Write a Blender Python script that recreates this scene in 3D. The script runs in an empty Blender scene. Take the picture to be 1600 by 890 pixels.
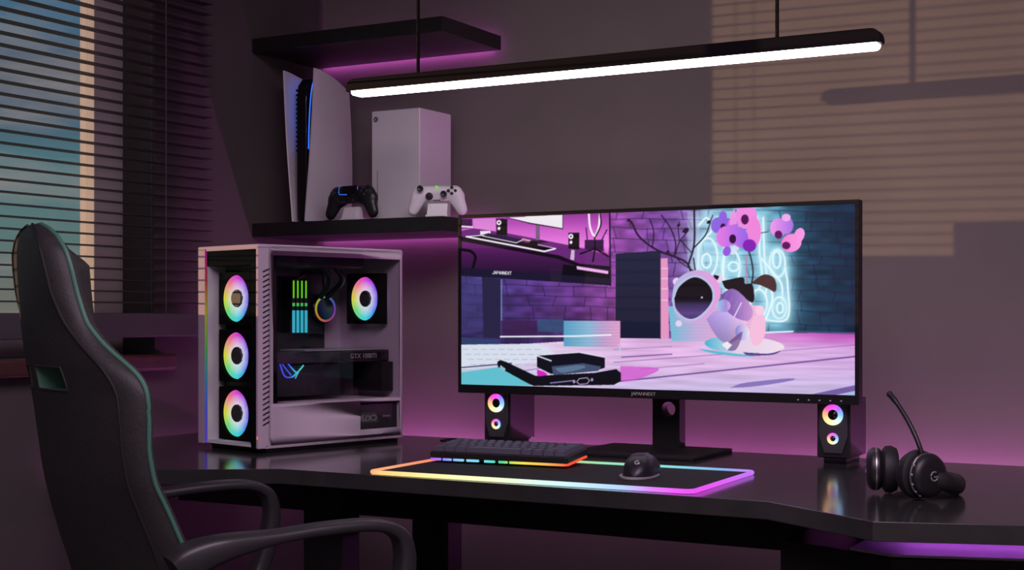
import bpy, bmesh, math, random
import numpy as np
from mathutils import Vector, Matrix

random.seed(7)
RNG = np.random.default_rng(5)
C = bpy.context.scene.collection
PI = math.pi


def R(d):
    return math.radians(d)


# ------------------------------------------------------------------ materials
def lin(c):
    return tuple((v / 255 / 12.92) if v / 255 <= .04045 else ((v / 255 + .055) / 1.055) ** 2.4 for v in c)


def mat(name, col, rough=.5, metal=0., spec=.5, vary=0., scale=30., bump=0., coat=0., emit=None, es=0.):
    m = bpy.data.materials.new(name)
    m.use_nodes = True
    nt = m.node_tree
    b = nt.nodes['Principled BSDF']
    b.inputs['Base Color'].default_value = (*col, 1)
    b.inputs['Roughness'].default_value = rough
    b.inputs['Metallic'].default_value = metal
    b.inputs['Specular IOR Level'].default_value = spec
    b.inputs['Coat Weight'].default_value = coat
    if emit:
        b.inputs['Emission Color'].default_value = (*emit, 1)
        b.inputs['Emission Strength'].default_value = es
    if vary or bump:
        tc = nt.nodes.new('ShaderNodeTexCoord')
        n = nt.nodes.new('ShaderNodeTexNoise')
        n.inputs['Scale'].default_value = scale
        n.inputs['Detail'].default_value = 4
        nt.links.new(tc.outputs['Object'], n.inputs['Vector'])
        if vary:
            r = nt.nodes.new('ShaderNodeValToRGB')
            r.color_ramp.elements[0].position = .3
            r.color_ramp.elements[1].position = .7
            r.color_ramp.elements[0].color = (*[max(0, v * (1 - vary)) for v in col], 1)
            r.color_ramp.elements[1].color = (*[v * (1 + vary) for v in col], 1)
            nt.links.new(n.outputs['Fac'], r.inputs['Fac'])
            nt.links.new(r.outputs['Color'], b.inputs['Base Color'])
        if bump:
            bp = nt.nodes.new('ShaderNodeBump')
            bp.inputs['Strength'].default_value = bump
            bp.inputs['Distance'].default_value = .002
            nt.links.new(n.outputs['Fac'], bp.inputs['Height'])
            nt.links.new(bp.outputs['Normal'], b.inputs['Normal'])
    return m


def emis(name, col, s):
    m = bpy.data.materials.new(name)
    m.use_nodes = True
    nt = m.node_tree
    nt.nodes.clear()
    o = nt.nodes.new('ShaderNodeOutputMaterial')
    e = nt.nodes.new('ShaderNodeEmission')
    e.inputs['Color'].default_value = (*col, 1)
    e.inputs['Strength'].default_value = s
    nt.links.new(e.outputs[0], o.inputs['Surface'])
    return m


def glass(name, tint, gloss=.08, rough=.02):
    """thin pane: see-through with a fresnel reflection"""
    m = bpy.data.materials.new(name)
    m.use_nodes = True
    nt = m.node_tree
    nt.nodes.clear()
    o = nt.nodes.new('ShaderNodeOutputMaterial')
    t = nt.nodes.new('ShaderNodeBsdfTransparent')
    t.inputs['Color'].default_value = (*tint, 1)
    g = nt.nodes.new('ShaderNodeBsdfGlossy')
    g.inputs['Roughness'].default_value = rough
    f = nt.nodes.new('ShaderNodeFresnel')
    f.inputs['IOR'].default_value = 1.45
    mm = nt.nodes.new('ShaderNodeMath')
    mm.operation = 'MULTIPLY'
    mm.inputs[1].default_value = gloss / .04
    mm.use_clamp = True
    ge = nt.nodes.new('ShaderNodeNewGeometry')
    bf = nt.nodes.new('ShaderNodeMath')
    bf.operation = 'SUBTRACT'
    bf.inputs[0].default_value = 1
    nt.links.new(ge.outputs['Backfacing'], bf.inputs[1])
    fb = nt.nodes.new('ShaderNodeMath')
    fb.operation = 'MULTIPLY'
    nt.links.new(f.outputs[0], fb.inputs[0])
    nt.links.new(bf.outputs[0], fb.inputs[1])
    nt.links.new(fb.outputs[0], mm.inputs[0])
    x = nt.nodes.new('ShaderNodeMixShader')
    nt.links.new(mm.outputs[0], x.inputs[0])
    nt.links.new(t.outputs[0], x.inputs[1])
    nt.links.new(g.outputs[0], x.inputs[2])
    nt.links.new(x.outputs[0], o.inputs['Surface'])
    return m


def ramp_node(nt, stops):
    r = nt.nodes.new('ShaderNodeValToRGB')
    cr = r.color_ramp
    while len(cr.elements) > 1:
        cr.elements.remove(cr.elements[-1])
    cr.elements[0].position = stops[0][0]
    cr.elements[0].color = (*lin(stops[0][1]), 1)
    for p, c in stops[1:]:
        e = cr.elements.new(p)
        e.color = (*lin(c), 1)
    return r


def wheel_mat(name, stops, s, r_in, r_out, white=.9):
    """RGB light ring: colour goes round the local Z axis, paler near the hub"""
    m = bpy.data.materials.new(name)
    m.use_nodes = True
    nt = m.node_tree
    nt.nodes.clear()
    L = nt.links.new
    o = nt.nodes.new('ShaderNodeOutputMaterial')
    e = nt.nodes.new('ShaderNodeEmission')
    e.inputs['Strength'].default_value = s
    tc = nt.nodes.new('ShaderNodeTexCoord')
    sp = nt.nodes.new('ShaderNodeSeparateXYZ')
    L(tc.outputs['Object'], sp.inputs[0])
    a = nt.nodes.new('ShaderNodeMath')
    a.operation = 'ARCTAN2'
    L(sp.outputs['Y'], a.inputs[0])
    L(sp.outputs['X'], a.inputs[1])
    mr = nt.nodes.new('ShaderNodeMapRange')
    mr.inputs['From Min'].default_value = -PI
    mr.inputs['From Max'].default_value = PI
    L(a.outputs[0], mr.inputs['Value'])
    r = ramp_node(nt, stops)
    L(mr.outputs[0], r.inputs['Fac'])
    cb = nt.nodes.new('ShaderNodeCombineXYZ')
    L(sp.outputs['X'], cb.inputs['X'])
    L(sp.outputs['Y'], cb.inputs['Y'])
    ln = nt.nodes.new('ShaderNodeVectorMath')
    ln.operation = 'LENGTH'
    L(cb.outputs[0], ln.inputs[0])
    m2 = nt.nodes.new('ShaderNodeMapRange')
    m2.inputs['From Min'].default_value = r_in
    m2.inputs['From Max'].default_value = r_out
    m2.inputs['To Min'].default_value = white
    m2.inputs['To Max'].default_value = 0
    L(ln.outputs['Value'], m2.inputs['Value'])
    mx = nt.nodes.new('ShaderNodeMix')
    mx.data_type = 'RGBA'
    L(m2.outputs[0], mx.inputs['Factor'])
    L(r.outputs['Color'], mx.inputs[6])
    mx.inputs[7].default_value = (.92, .9, .95, 1)
    L(mx.outputs[2], e.inputs['Color'])
    L(e.outputs[0], o.inputs['Surface'])
    return m


def axis_mat(name, axis, lo, hi, stops, s, back=None):
    """light strip whose colour runs along a local axis; 'back' colours its +Y half"""
    m = bpy.data.materials.new(name)
    m.use_nodes = True
    nt = m.node_tree
    nt.nodes.clear()
    L = nt.links.new
    o = nt.nodes.new('ShaderNodeOutputMaterial')
    e = nt.nodes.new('ShaderNodeEmission')
    e.inputs['Strength'].default_value = s
    tc = nt.nodes.new('ShaderNodeTexCoord')
    sp = nt.nodes.new('ShaderNodeSeparateXYZ')
    L(tc.outputs['Object'], sp.inputs[0])
    mr = nt.nodes.new('ShaderNodeMapRange')
    mr.inputs['From Min'].default_value = lo
    mr.inputs['From Max'].default_value = hi
    L(sp.outputs[axis], mr.inputs['Value'])
    r = ramp_node(nt, stops)
    L(mr.outputs[0], r.inputs['Fac'])
    col = r.outputs['Color']
    if back:
        r2 = ramp_node(nt, back)
        L(mr.outputs[0], r2.inputs['Fac'])
        f = nt.nodes.new('ShaderNodeMapRange')
        f.inputs['From Min'].default_value = -.13
        f.inputs['From Max'].default_value = .15
        L(sp.outputs['Y'], f.inputs['Value'])
        mx = nt.nodes.new('ShaderNodeMix')
        mx.data_type = 'RGBA'
        L(f.outputs[0], mx.inputs['Factor'])
        L(col, mx.inputs[6])
        L(r2.outputs['Color'], mx.inputs[7])
        col = mx.outputs[2]
    L(col, e.inputs['Color'])
    L(e.outputs[0], o.inputs['Surface'])
    return m


# ------------------------------------------------------------------ mesh builder
class MB:
    def __init__(s):
        s.bm = bmesh.new()

    def _add(s, t, M=None):
        if M is not None:
            bmesh.ops.transform(t, matrix=M, verts=t.verts)
        me = bpy.data.meshes.new('tmp')
        t.to_mesh(me)
        t.free()
        s.bm.from_mesh(me)
        bpy.data.meshes.remove(me)
        return s

    def box(s, x0, x1, y0, y1, z0, z1, bevel=0., seg=2, M=None):
        t = bmesh.new()
        bmesh.ops.create_cube(t, size=1)
        for v in t.verts:
            v.co = Vector((x0 + (v.co.x + .5) * (x1 - x0), y0 + (v.co.y + .5) * (y1 - y0), z0 + (v.co.z + .5) * (z1 - z0)))
        if bevel:
            bmesh.ops.bevel(t, geom=t.edges[:], offset=bevel, segments=seg, affect='EDGES', profile=.5)
        return s._add(t, M)

    def prism(s, pts, z0, z1, bevel=0., seg=2, M=None):
        t = bmesh.new()
        a = [t.verts.new((x, y, z0)) for x, y in pts]
        b = [t.verts.new((x, y, z1)) for x, y in pts]
        n = len(pts)
        t.faces.new(a[::-1])
        t.faces.new(b)
        for i in range(n):
            t.faces.new((a[i], a[(i + 1) % n], b[(i + 1) % n], b[i]))
        bmesh.ops.recalc_face_normals(t, faces=t.faces)
        if bevel:
            es = [e for e in t.edges if (abs(e.verts[0].co.z - e.verts[1].co.z) < 1e-7)]
            bmesh.ops.bevel(t, geom=es, offset=bevel, segments=seg, affect='EDGES', profile=.5)
        return s._add(t, M)

    def lathe(s, prof, n=32, M=None, cap=True):
        """profile of (radius, z) round local Z"""
        t = bmesh.new()
        rings = []
        for r, z in prof:
            if r < 1e-6:
                rings.append([t.verts.new((0, 0, z))])
            else:
                rings.append([t.verts.new((r * math.cos(2 * PI * i / n), r * math.sin(2 * PI * i / n), z)) for i in range(n)])
        for p, q in zip(rings, rings[1:]):
            for i in range(n):
                j = (i + 1) % n
                if len(p) == 1 and len(q) == 1:
                    continue
                if len(p) == 1:
                    t.faces.new((p[0], q[i], q[j]))
                elif len(q) == 1:
                    t.faces.new((p[i], p[j], q[0]))
                else:
                    t.faces.new((p[i], p[j], q[j], q[i]))
        if cap:
            for k in (0, -1):
                if len(rings[k]) > 1:
                    t.faces.new(rings[k])
        bmesh.ops.recalc_face_normals(t, faces=t.faces)
        return s._add(t, M)

    def tube(s, path, rad, n=12, closed=False, flat=1., up=(0, 0, 1), M=None):
        """round bar along a path; flat scales the cross-section along 'up'"""
        P = [Vector(p) for p in path]
        m = len(P)
        rs = rad if isinstance(rad, (list, tuple)) else [rad] * m
        t = bmesh.new()
        rings = []
        U = Vector(up)
        for i, p in enumerate(P):
            if closed:
                d = P[(i + 1) % m] - P[i - 1]
            else:
                d = P[min(i + 1, m - 1)] - P[max(i - 1, 0)]
            d.normalize()
            a = d.cross(U)
            if a.length < 1e-4:
                a = d.cross(Vector((1, 0, 0)))
            a.normalize()
            b = a.cross(d).normalized()
            rings.append([t.verts.new(p + a * rs[i] * math.cos(2 * PI * k / n) + b * rs[i] * flat * math.sin(2 * PI * k / n)) for k in range(n)])
        for i in range(m if closed else m - 1):
            p, q = rings[i], rings[(i + 1) % m]
            for k in range(n):
                t.faces.new((p[k], p[(k + 1) % n], q[(k + 1) % n], q[k]))
        if not closed:
            t.faces.new(rings[0][::-1])
            t.faces.new(rings[-1])
        bmesh.ops.recalc_face_normals(t, faces=t.faces)
        return s._add(t, M)

    def ball(s, c, r, M=None, u=24, v=14):
        t = bmesh.new()
        bmesh.ops.create_uvsphere(t, u_segments=u, v_segments=v, radius=1)
        rr = r if isinstance(r, (list, tuple)) else (r, r, r)
        for q in t.verts:
            q.co = Vector((c[0] + q.co.x * rr[0], c[1] + q.co.y * rr[1], c[2] + q.co.z * rr[2]))
        return s._add(t, M)

    def grid(s, rows, close_u=False, caps=False, M=None):
        """loft of point rows"""
        t = bmesh.new()
        V = [[t.verts.new(p) for p in r] for r in rows]
        w = len(V[0])
        for a, b in zip(V, V[1:]):
            for k in range(w if close_u else w - 1):
                t.faces.new((a[k], a[(k + 1) % w], b[(k + 1) % w], b[k]))
        if caps:
            t.faces.new(V[0][::-1])
            t.faces.new(V[-1])
        bmesh.ops.recalc_face_normals(t, faces=t.faces)
        return s._add(t, M)

    def build(s, name, m, parent=None, loc=(0, 0, 0), rot=(0, 0, 0), angle=38):
        bm = s.bm
        lim = R(angle)
        for f in bm.faces:
            f.smooth = True
        for e in bm.edges:
            if len(e.link_faces) == 2 and e.calc_face_angle(0) > lim:
                e.smooth = False
        me = bpy.data.meshes.new(name)
        bm.to_mesh(me)
        bm.free()
        me.materials.append(m)
        o = bpy.data.objects.new(name, me)
        C.objects.link(o)
        wn = o.modifiers.new('even_normals', 'WEIGHTED_NORMAL')
        wn.keep_sharp = True
        wn.weight = 80
        o.location = loc
        o.rotation_euler = rot
        if parent:
            o.parent = parent
        return o


def thing(name, label, cat, loc=(0, 0, 0), rz=0., group=None):
    o = bpy.data.objects.new(name, None)
    C.objects.link(o)
    o.empty_display_size = .05
    o.location = loc
    o.rotation_euler = (0, 0, rz)
    o['label'] = label
    o['category'] = cat
    if group:
        o['group'] = group
    return o


def tag(o, label, cat, group=None):
    o['label'] = label
    o['category'] = cat
    if group:
        o['group'] = group
    return o


def struct(o, label=None):
    o['kind'] = 'structure'
    if label:
        o['label'] = label
    return o


def text(name, body, size, m, parent, loc, rot, align='CENTER', ext=.0004, sx=1.):
    cu = bpy.data.curves.new(name, 'FONT')
    cu.body = body
    cu.size = size
    cu.align_x = align
    cu.align_y = 'CENTER'
    cu.extrude = ext
    cu.materials.append(m)
    tmp = bpy.data.objects.new('tmp', cu)
    me_ = bpy.data.meshes.new_from_object(tmp)
    bpy.data.objects.remove(tmp)
    o = bpy.data.objects.new(name, me_)
    C.objects.link(o)
    o.parent = parent
    o.location = loc
    o.rotation_euler = rot
    o.scale = (sx, 1, 1)
    return o


def TR(loc, rx=0, ry=0, rz=0):
    return Matrix.Translation(loc) @ Matrix.Rotation(rz, 4, 'Z') @ Matrix.Rotation(ry, 4, 'Y') @ Matrix.Rotation(rx, 4, 'X')


def rrect(x0, x1, y0, y1, r, n=6):
    p = []
    for cx, cy, a in ((x1 - r, y1 - r, 0), (x0 + r, y1 - r, 90), (x0 + r, y0 + r, 180), (x1 - r, y0 + r, 270)):
        for i in range(n + 1):
            t = R(a + 90 * i / n)
            p.append((cx + r * math.cos(t), cy + r * math.sin(t)))
    return p


def smooth_path(pts, sub=6):
    """Catmull-Rom through points (any tuple length)"""
    P = [np.array(p, float) for p in pts]
    P = [2 * P[0] - P[1]] + P + [2 * P[-1] - P[-2]]
    out = []
    for i in range(1, len(P) - 2):
        for k in range(sub):
            t = k / sub
            a, b, c, d = P[i - 1:i + 3]
            out.append(.5 * ((2 * b) + (-a + c) * t + (2 * a - 5 * b + 4 * c - d) * t * t + (-a + 3 * b - 3 * c + d) * t ** 3))
    out.append(P[-2])
    return [tuple(p) for p in out]


# shared materials
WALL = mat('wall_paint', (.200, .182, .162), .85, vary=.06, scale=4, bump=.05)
DESKM = mat('black_desk_laminate', (.030, .031, .030), .13, spec=.55, vary=.15, scale=14)
BLK = mat('black_plastic', (.012, .012, .013), .42)
BLKG = mat('gloss_black_plastic', (.008, .008, .009), .15)
BLKM = mat('matte_black_metal', (.014, .014, .015), .6, spec=.25, bump=.08, scale=300)
SHELFM = mat('shelf_black_wood', (.014, .013, .013), .3, vary=.2, scale=25)
LEATHER = mat('black_leather', (.021, .021, .019), .58, bump=.25, scale=220, vary=.15)
GREENP = mat('green_piping', (.06, .18, .12), .5)
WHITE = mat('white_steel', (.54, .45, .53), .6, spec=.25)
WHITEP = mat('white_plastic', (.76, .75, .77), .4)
GREY = mat('dark_grey_plastic', (.05, .05, .053), .5)
SILV = mat('light_grey_print', (.55, .55, .56), .4)
LOGOG = mat('grey_print', (.30, .30, .31), .5)
PURPLE = lin((200, 70, 205))
FAN = wheel_mat('fan_rgb', [(0, (225, 225, 60)), (.10, (120, 230, 120)), (.25, (70, 225, 235)), (.38, (50, 120, 245)), (.5, (75, 40, 235)),
                            (.62, (140, 50, 240)), (.75, (225, 70, 225)), (.86, (250, 120, 150)), (1, (225, 225, 60))], 1.0, .018, .046, .85)
RINGS = wheel_mat('speaker_rgb', [(0, (255, 180, 110)), (.2, (255, 245, 170)), (.35, (225, 250, 235)), (.5, (120, 190, 255)), (.62, (150, 110, 255)),
                                  (.75, (240, 40, 240)), (.88, (255, 70, 170)), (1, (255, 180, 110))], 1.25, .008, .022, .12)

TRAYM = mat('tray_black', (.007, .007, .007), .9, spec=.04)

# ------------------------------------------------------------------ the room
LX, BY = -2.587, 3.47          # faces of the window wall and the back wall
RX, FY, CZ = 2.4, -1.7, 2.7
struct(MB().box(LX - .3, RX + .2, FY - .2, BY + .2, -.12, 0).build('floor', mat('dark_floor', (.06, .05, .05), .4, vary=.2, scale=3)))
struct(MB().box(LX - .3, RX + .2, FY - .2, BY + .2, CZ, CZ + .12).build('ceiling', mat('ceiling_paint', (.4, .38, .38), .9, vary=.03, scale=4)))
struct(MB().box(LX - .3, RX + .2, BY, BY + .2, 0, CZ).build('wall_back', WALL))
struct(MB().box(RX, RX + .2, FY, BY, 0, CZ).build('wall_right', WALL))
struct(MB().box(LX - .3, RX + .2, FY - .2, FY, 0, CZ).build('wall_front', WALL))
WY0, WY1, WZ0, WZ1 = .95, 2.75, .905, 1.97
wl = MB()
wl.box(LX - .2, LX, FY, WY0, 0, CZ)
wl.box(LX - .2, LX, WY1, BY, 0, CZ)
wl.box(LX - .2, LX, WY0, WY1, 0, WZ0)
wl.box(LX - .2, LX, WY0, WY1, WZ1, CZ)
struct(wl.build('wall_left', mat('wall_paint_shaded', (.080, .072, .066), .85, vary=.06, scale=4, bump=.05)))  # same wall paint with the window wall's shade put into a darker colour
struct(MB().box(LX, RX, BY - .012, BY, 0, .07, .003).build('baseboard_back', BLK))
struct(MB().box(LX, LX + .012, FY, BY - .012, 0, .07, .003).build('baseboard_left', BLK))

FRAME = mat('window_frame_paint', (.66, .62, .60), .5, vary=.04, scale=8)
win = thing('window_1', 'window behind the dark slatted blind', 'window', (LX - .135, (WY0 + WY1) / 2, WZ0))
win['kind'] = 'structure'
hy, hz = (WY1 - WY0) / 2, WZ1 - WZ0
f = MB()
f.box(-.026, .026, -hy, -hy + .10, 0, hz, .003)
f.box(-.026, .026, hy - .102, hy, 0, hz, .003)
f.box(-.026, .026, -hy + .10, hy - .102, 0, .145, .003)
f.box(-.026, .026, -hy + .10, hy - .102, hz - .06, hz, .003)
f.box(-.020, .020, -.05, .0, .145, hz - .06, .003)
f.build('window_frame', FRAME, win)
MB().box(-.004, .004, -hy + .095, hy - .097, .055, hz - .055).build('window_glass', glass('window_pane', (.93, .95, .95), .05), win)
sill = MB().box(.028, .18, -hy - .04, hy + .04, 0, .042, .008, 3)
sill.build('window_sill', mat('red_brown_wood', (.060, .018, .015), .45, vary=.35, scale=18), win)

# ------------------------------------------------------------------ venetian blind
bx = LX + .062
bl = thing('venetian_blind', 'dark venetian blind with open slats hanging over the window', 'blind', (bx, 1.9, 1.0))
SL = mat('blind_slat_dark', (.045, .040, .042), .5)
b0, b1 = -1.05, .985
sl = MB()
z = .078
while z < 1.0:
    w = .0185
    prof = [(-w, -.0016), (-w * .5, .0008), (0, .0016), (w * .5, .0008), (w, -.0016), (w * .5, -.0019), (0, -.0012), (-w * .5, -.0019)]
    sl.grid([[(x, y, z + q * 1.15) for x, q in prof] for y in (b0, b1)], close_u=True, caps=True)
    z += .0272
sl.build('slats', SL, bl)
MB().box(-.024, .024, b0, b1, -.008, .052, .004).build('bottom_rail', mat('blind_rail_dark', (.05, .047, .052), .5), bl)
MB().box(-.028, .028, b0, b1, 1.0, 1.06, .004).build('head_rail', SL, bl)
for yy in (-.85, .80):
    MB().tube([(.024, yy, .05), (.024, yy, 1.0)], .0011, 6).tube([(-.024, yy, .05), (-.024, yy, 1.0)], .0011, 6).build('ladder_cord', SL, bl)

# ------------------------------------------------------------------ shelves
SX1, SY0 = -1.952, 3.137


def shelf(z0, z1, label):
    t = thing('floating_shelf', label, 'shelf', ((LX + SX1) / 2, (SY0 + BY) / 2, z0), 0, 'black wall shelves')
    hw, hd = (SX1 - LX) / 2, (BY - SY0) / 2
    MB().box(-hw + .002, hw, -hd, hd - .024, 0, z1 - z0, .0025).build('board', SHELFM, t)
    MB().box(-hw + .004, hw - .03, hd - .0235, hd - .019, .004, z1 - z0 - .004).build('led_strip', emis('shelf_led', lin((195, 85, 195)), 7.0), t)
    return t


SHZ = 1.305
shelf(1.786, 1.826, 'black wall shelf near the ceiling, empty on top, above the tall white console')
shelf(1.266, SHZ, 'lower black wall shelf carrying the consoles and controllers')


def area(name, loc, rot, sx, sy, col, p, spread=180):
    l = bpy.data.lights.new(name, 'AREA')
    l.shape = 'RECTANGLE'
    l.size, l.size_y = sx, sy
    l.color = col
    l.energy = p
    l.spread = R(spread)
    o = bpy.data.objects.new(name, l)
    C.objects.link(o)
    o.location = loc
    o.rotation_euler = rot
    return o


# ------------------------------------------------------------------ desk
DZ0, DZ1 = .71, .74
desk_out = [(-2.52, 3.03), (-2.52, 2.36), (-1.998, 2.112), (-1.786, 2.252), (-.771, 2.252), (-.559, 2.112), (-.04, 2.29), (-.04, 3.03)]
cx, cy = -1.28, 2.6
desk = thing('corner_desk', 'wide glossy black gaming desk with angled wings and purple under-glow', 'desk', (cx, cy, 0))
dk = [(x - cx, y - cy) for x, y in desk_out]
MB().prism(dk, DZ0, DZ1, .0018).build('desktop', DESKM, desk)
for sx in (-1,):
    for (yy) in (-.10, .33):
        MB().box(sx * .56 - .052, sx * .56 + .052, yy - .033, yy + .033, .03, DZ0, .004).build('leg', BLKM, desk)
    MB().box(sx * .56 - .06, sx * .56 + .06, -.30, .40, 0, .03, .006).build('foot', BLKM, desk)
MB().box(-1.20, .44, .12, .14, .58, DZ0 - .001, .002).build('modesty_rail', BLKM, desk)
MB().lathe([(.026, 0), (.029, .0), (.029, .002), (.024, .003), (.021, .0005), (0, .0005)], 32).build('cable_grommet', BLKG, desk, (-1.82 - cx, 2.966 - cy, DZ1 + .0002))

ped = thing('desk_pedestal', 'black low pedestal under the right desk wing with a glowing purple band', 'cabinet', (-.42, 2.6, 0))


def off(pts):
    return [(x + .42, y - 2.6) for x, y in pts]


MB().prism(off([(-.787, 2.37), (-.572, 2.272), (-.09, 2.43), (-.09, 2.85), (-.787, 2.85)]), .02, .660, .003).build('cabinet_body', BLKM, ped)
MB().prism(off([(-.70, 2.42), (-.575, 2.362), (-.13, 2.51), (-.13, 2.80), (-.70, 2.80)]), .0, .02).build('plinth', BLK, ped)
MB().box(-.30, .28, -.02, .20, .6645, .7095, .003).build('spacer', BLKM, ped)
MB().prism(off([(-.651, 2.316), (-.573, 2.281), (-.12, 2.430), (-.12, 2.57), (-.651, 2.57)]), .660, .6645, .001).build('top_panel', mat('panel_pale_grey', (.50, .48, .50), .45), ped)
a = math.atan2(2.52 - 2.38, .44)
MB().box(0, .45, .0, .010, .704, .7092, M=TR((-.58 + .42, 2.38 - 2.6, 0), 0, 0, a)).build('led_strip', emis('desk_led', lin((175, 80, 215)), 15.0), ped)

# LED bar fixed on the wall behind the desk
ledw = thing('wall_lamp_strip', 'purple light strip on the wall behind the monitor, below desk height', 'light strip', (-1.28, BY - .03, .60))
MB().box(LX + 1.28 + .05, 1.6, -.012, .022, -.008, 0, .002).build('channel', BLK, ledw)
MB().box(LX + 1.28 + .05, 1.6, -.008, .018, -.012, -.0081).build('lower_diffuser', emis('wall_led_low', lin((205, 100, 196)), 7.0), ledw)
MB().box(LX + 1.28 + .05, 1.6, -.008, .018, .0, .006).build('diffuser', emis('wall_led', lin((205, 100, 198)), 58.0), ledw)
ledl = thing('wall_lamp_strip', 'purple light strip below the window behind the desk', 'light strip', (LX + .03, 2.9, .665))
MB().box(-.022, .012, -.5, .535, -.02, 0, .002).build('channel', BLK, ledl)
MB().box(-.018, .008, -.5, .535, .0, .006).build('diffuser', emis('wall_led_side', lin((205, 100, 196)), 7.0), ledl)

# ------------------------------------------------------------------ pendant lamp
LY, LZ = 2.853, 1.578
pl = thing('pendant_lamp', 'long thin black linear pendant lamp with white glowing diffuser', 'lamp', (-1.39, LY, LZ))
x0, x1 = -.655, .655


def bar_outline(xa, xb, za, zb, r):
    p = [(xa, za), (xb, za)]
    for i in range(7):
        t = R(90 * i / 6)
        p.append((xb - r + r * math.cos(t), zb - r + r * math.sin(t)))
    for i in range(7):
        t = R(90 + 90 * i / 6)
        p.append((xa + r + r * math.cos(t), zb - r + r * math.sin(t)))
    return p


RXM = Matrix.Rotation(R(90), 4, 'X')
MB().prism(bar_outline(x0, x1, .016, .046, .022), -.018, .018, .003, M=RXM).build('housing', mat('lamp_black', (.004, .003, .005), .6, spec=.12), pl)
dif = [(x, -z_) for x, z_ in bar_outline(x0 + .016, x1 - .008, -.0165, -.0045, .010)]
MB().prism(dif, -.0165, .0165, M=RXM).build('diffuser', emis('lamp_diffuser', (1, .90, .96), 10.0), pl)
for xx in (x0 + .20, x1 - .22):
    MB().tube([(xx, 0, .045), (xx, 0, CZ - LZ - .02)], .0042, 8).build('cord', bpy.data.materials['lamp_black'], pl)
    MB().lathe([(.0, CZ - LZ - .03), (.03, CZ - LZ - .028), (.035, CZ - LZ - .001), (0, CZ - LZ - .001)], 24).build('ceiling_rose', BLKM, pl, (xx, 0, 0))

# ------------------------------------------------------------------ desktop computer
pa = R(-14.5)
pu, pr = Vector((-math.sin(pa), math.cos(pa), 0)), Vector((math.cos(pa), math.sin(pa), 0))
W2, D2, PH = .117, .214, .455
pfr = Vector((-2.015, 2.466, 0))
pc_c = pfr + pu * D2 - pr * W2
pc = thing('desktop_computer', 'white tower computer with rainbow fans and glass side', 'computer', (pc_c.x, pc_c.y, DZ1 + .0002), pa)
Z0 = .010                                        # body underside above the desk
SM = mat('interior_grey_steel', (.62, .62, .63), .45)
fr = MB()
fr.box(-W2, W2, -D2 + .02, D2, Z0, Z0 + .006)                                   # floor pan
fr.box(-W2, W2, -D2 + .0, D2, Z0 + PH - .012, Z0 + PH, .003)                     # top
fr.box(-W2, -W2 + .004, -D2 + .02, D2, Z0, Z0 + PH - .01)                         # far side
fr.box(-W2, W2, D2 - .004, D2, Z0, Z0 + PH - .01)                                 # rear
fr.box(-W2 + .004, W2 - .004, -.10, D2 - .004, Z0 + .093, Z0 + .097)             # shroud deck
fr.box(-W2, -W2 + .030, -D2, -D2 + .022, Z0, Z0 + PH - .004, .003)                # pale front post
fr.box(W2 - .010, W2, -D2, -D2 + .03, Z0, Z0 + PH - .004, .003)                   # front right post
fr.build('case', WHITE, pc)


def plate(xs, zs, holes, x0_, x1_):
    """side panel in the local YZ plane cut by rectangular holes"""
    mb = MB()
    for i in range(len(xs) - 1):
        for j in range(len(zs) - 1):
            if (i, j) not in holes:
                mb.box(x0_, x1_, xs[i], xs[i + 1], zs[j], zs[j + 1])
    bmesh.ops.remove_doubles(mb.bm, verts=mb.bm.verts, dist=1e-5)
    seen = {}
    for f_ in mb.bm.faces[:]:
        k = tuple(sorted(v.index for v in f_.verts))
        seen.setdefault(tuple(round(q, 5) for q in f_.calc_center_median()), []).append(f_)
    dead = [f_ for v in seen.values() if len(v) > 1 for f_ in v]
    bmesh.ops.delete(mb.bm, geom=dead, context='FACES')
    return mb


def b(zz):                                      # world height above the desk top
    return zz - DZ1


ys = [-D2 + .03, -.173, .081, .207, D2]
zs = [Z0, b(.776), b(.840), b(.849), b(1.181), Z0 + PH - .004]
hole = [(1, 3), (2, 3), (2, 1)]
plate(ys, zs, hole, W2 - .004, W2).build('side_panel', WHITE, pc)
MB().box(W2 - .0038, W2 - .0008, -.172, .206, b(.850), b(1.180)).build('side_window', glass('side_glass', (.92, .91, .93), .012), pc)
# slanted vents along the front edge of the side
vt = MB()
for k in range(31):
    zc = b(.806) + k * .01135
    vt.box(-.0006, .0012, -.0095, .0095, -.0016, .0016, M=TR((W2 - .0005, -D2 + .0215, zc), R(24)))
vt.build('side_vent', BLK, pc)
# front: recessed dark tray with grey side wall, glass, light line
MB().box(-W2 + .030, W2 - .010, -D2 + .056, -D2 + .060, Z0 + .004, Z0 + PH - .012).box(-W2 + .03, W2 - .01, -D2 + .004, -D2 + .05, Z0 + PH - .045, Z0 + PH - .013).box(W2 - .032, W2 - .0105, -D2 + .003, -D2 + .012, Z0 + .003, Z0 + PH - .045).build('front_tray', TRAYM, pc)
MB().box(-W2 + .0325, -W2 + .0345, -D2 + .004, -D2 + .054, Z0 + .008, Z0 + PH - .046).box(-W2 + .03, W2 - .03, -D2 + .003, -D2 + .05, Z0 + .003, Z0 + .010).build('front_liner', mat('liner_grey', (.80, .80, .80), .6, spec=.1), pc)
MB().box(-W2 + .031, W2 - .0105, -D2 + .0005, -D2 + .0025, Z0 + .010, Z0 + PH - .013).build('front_glass', glass('front_glass', (.92, .92, .92), .014), pc)
MB().box(-W2 + .0302, -W2 + .0335, -D2 - .0008, -D2 + .003, Z0 + .003, Z0 + PH - .006).build('front_light_line', axis_mat('case_line', 'Z', 0, PH, [(0, (90, 60, 190)), (.2, (60, 70, 190)), (.35, (40, 110, 150)), (.5, (60, 140, 60)), (.7, (150, 140, 40)), (.85, (150, 40, 50)), (1, (150, 20, 110))], .8), pc)


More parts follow.
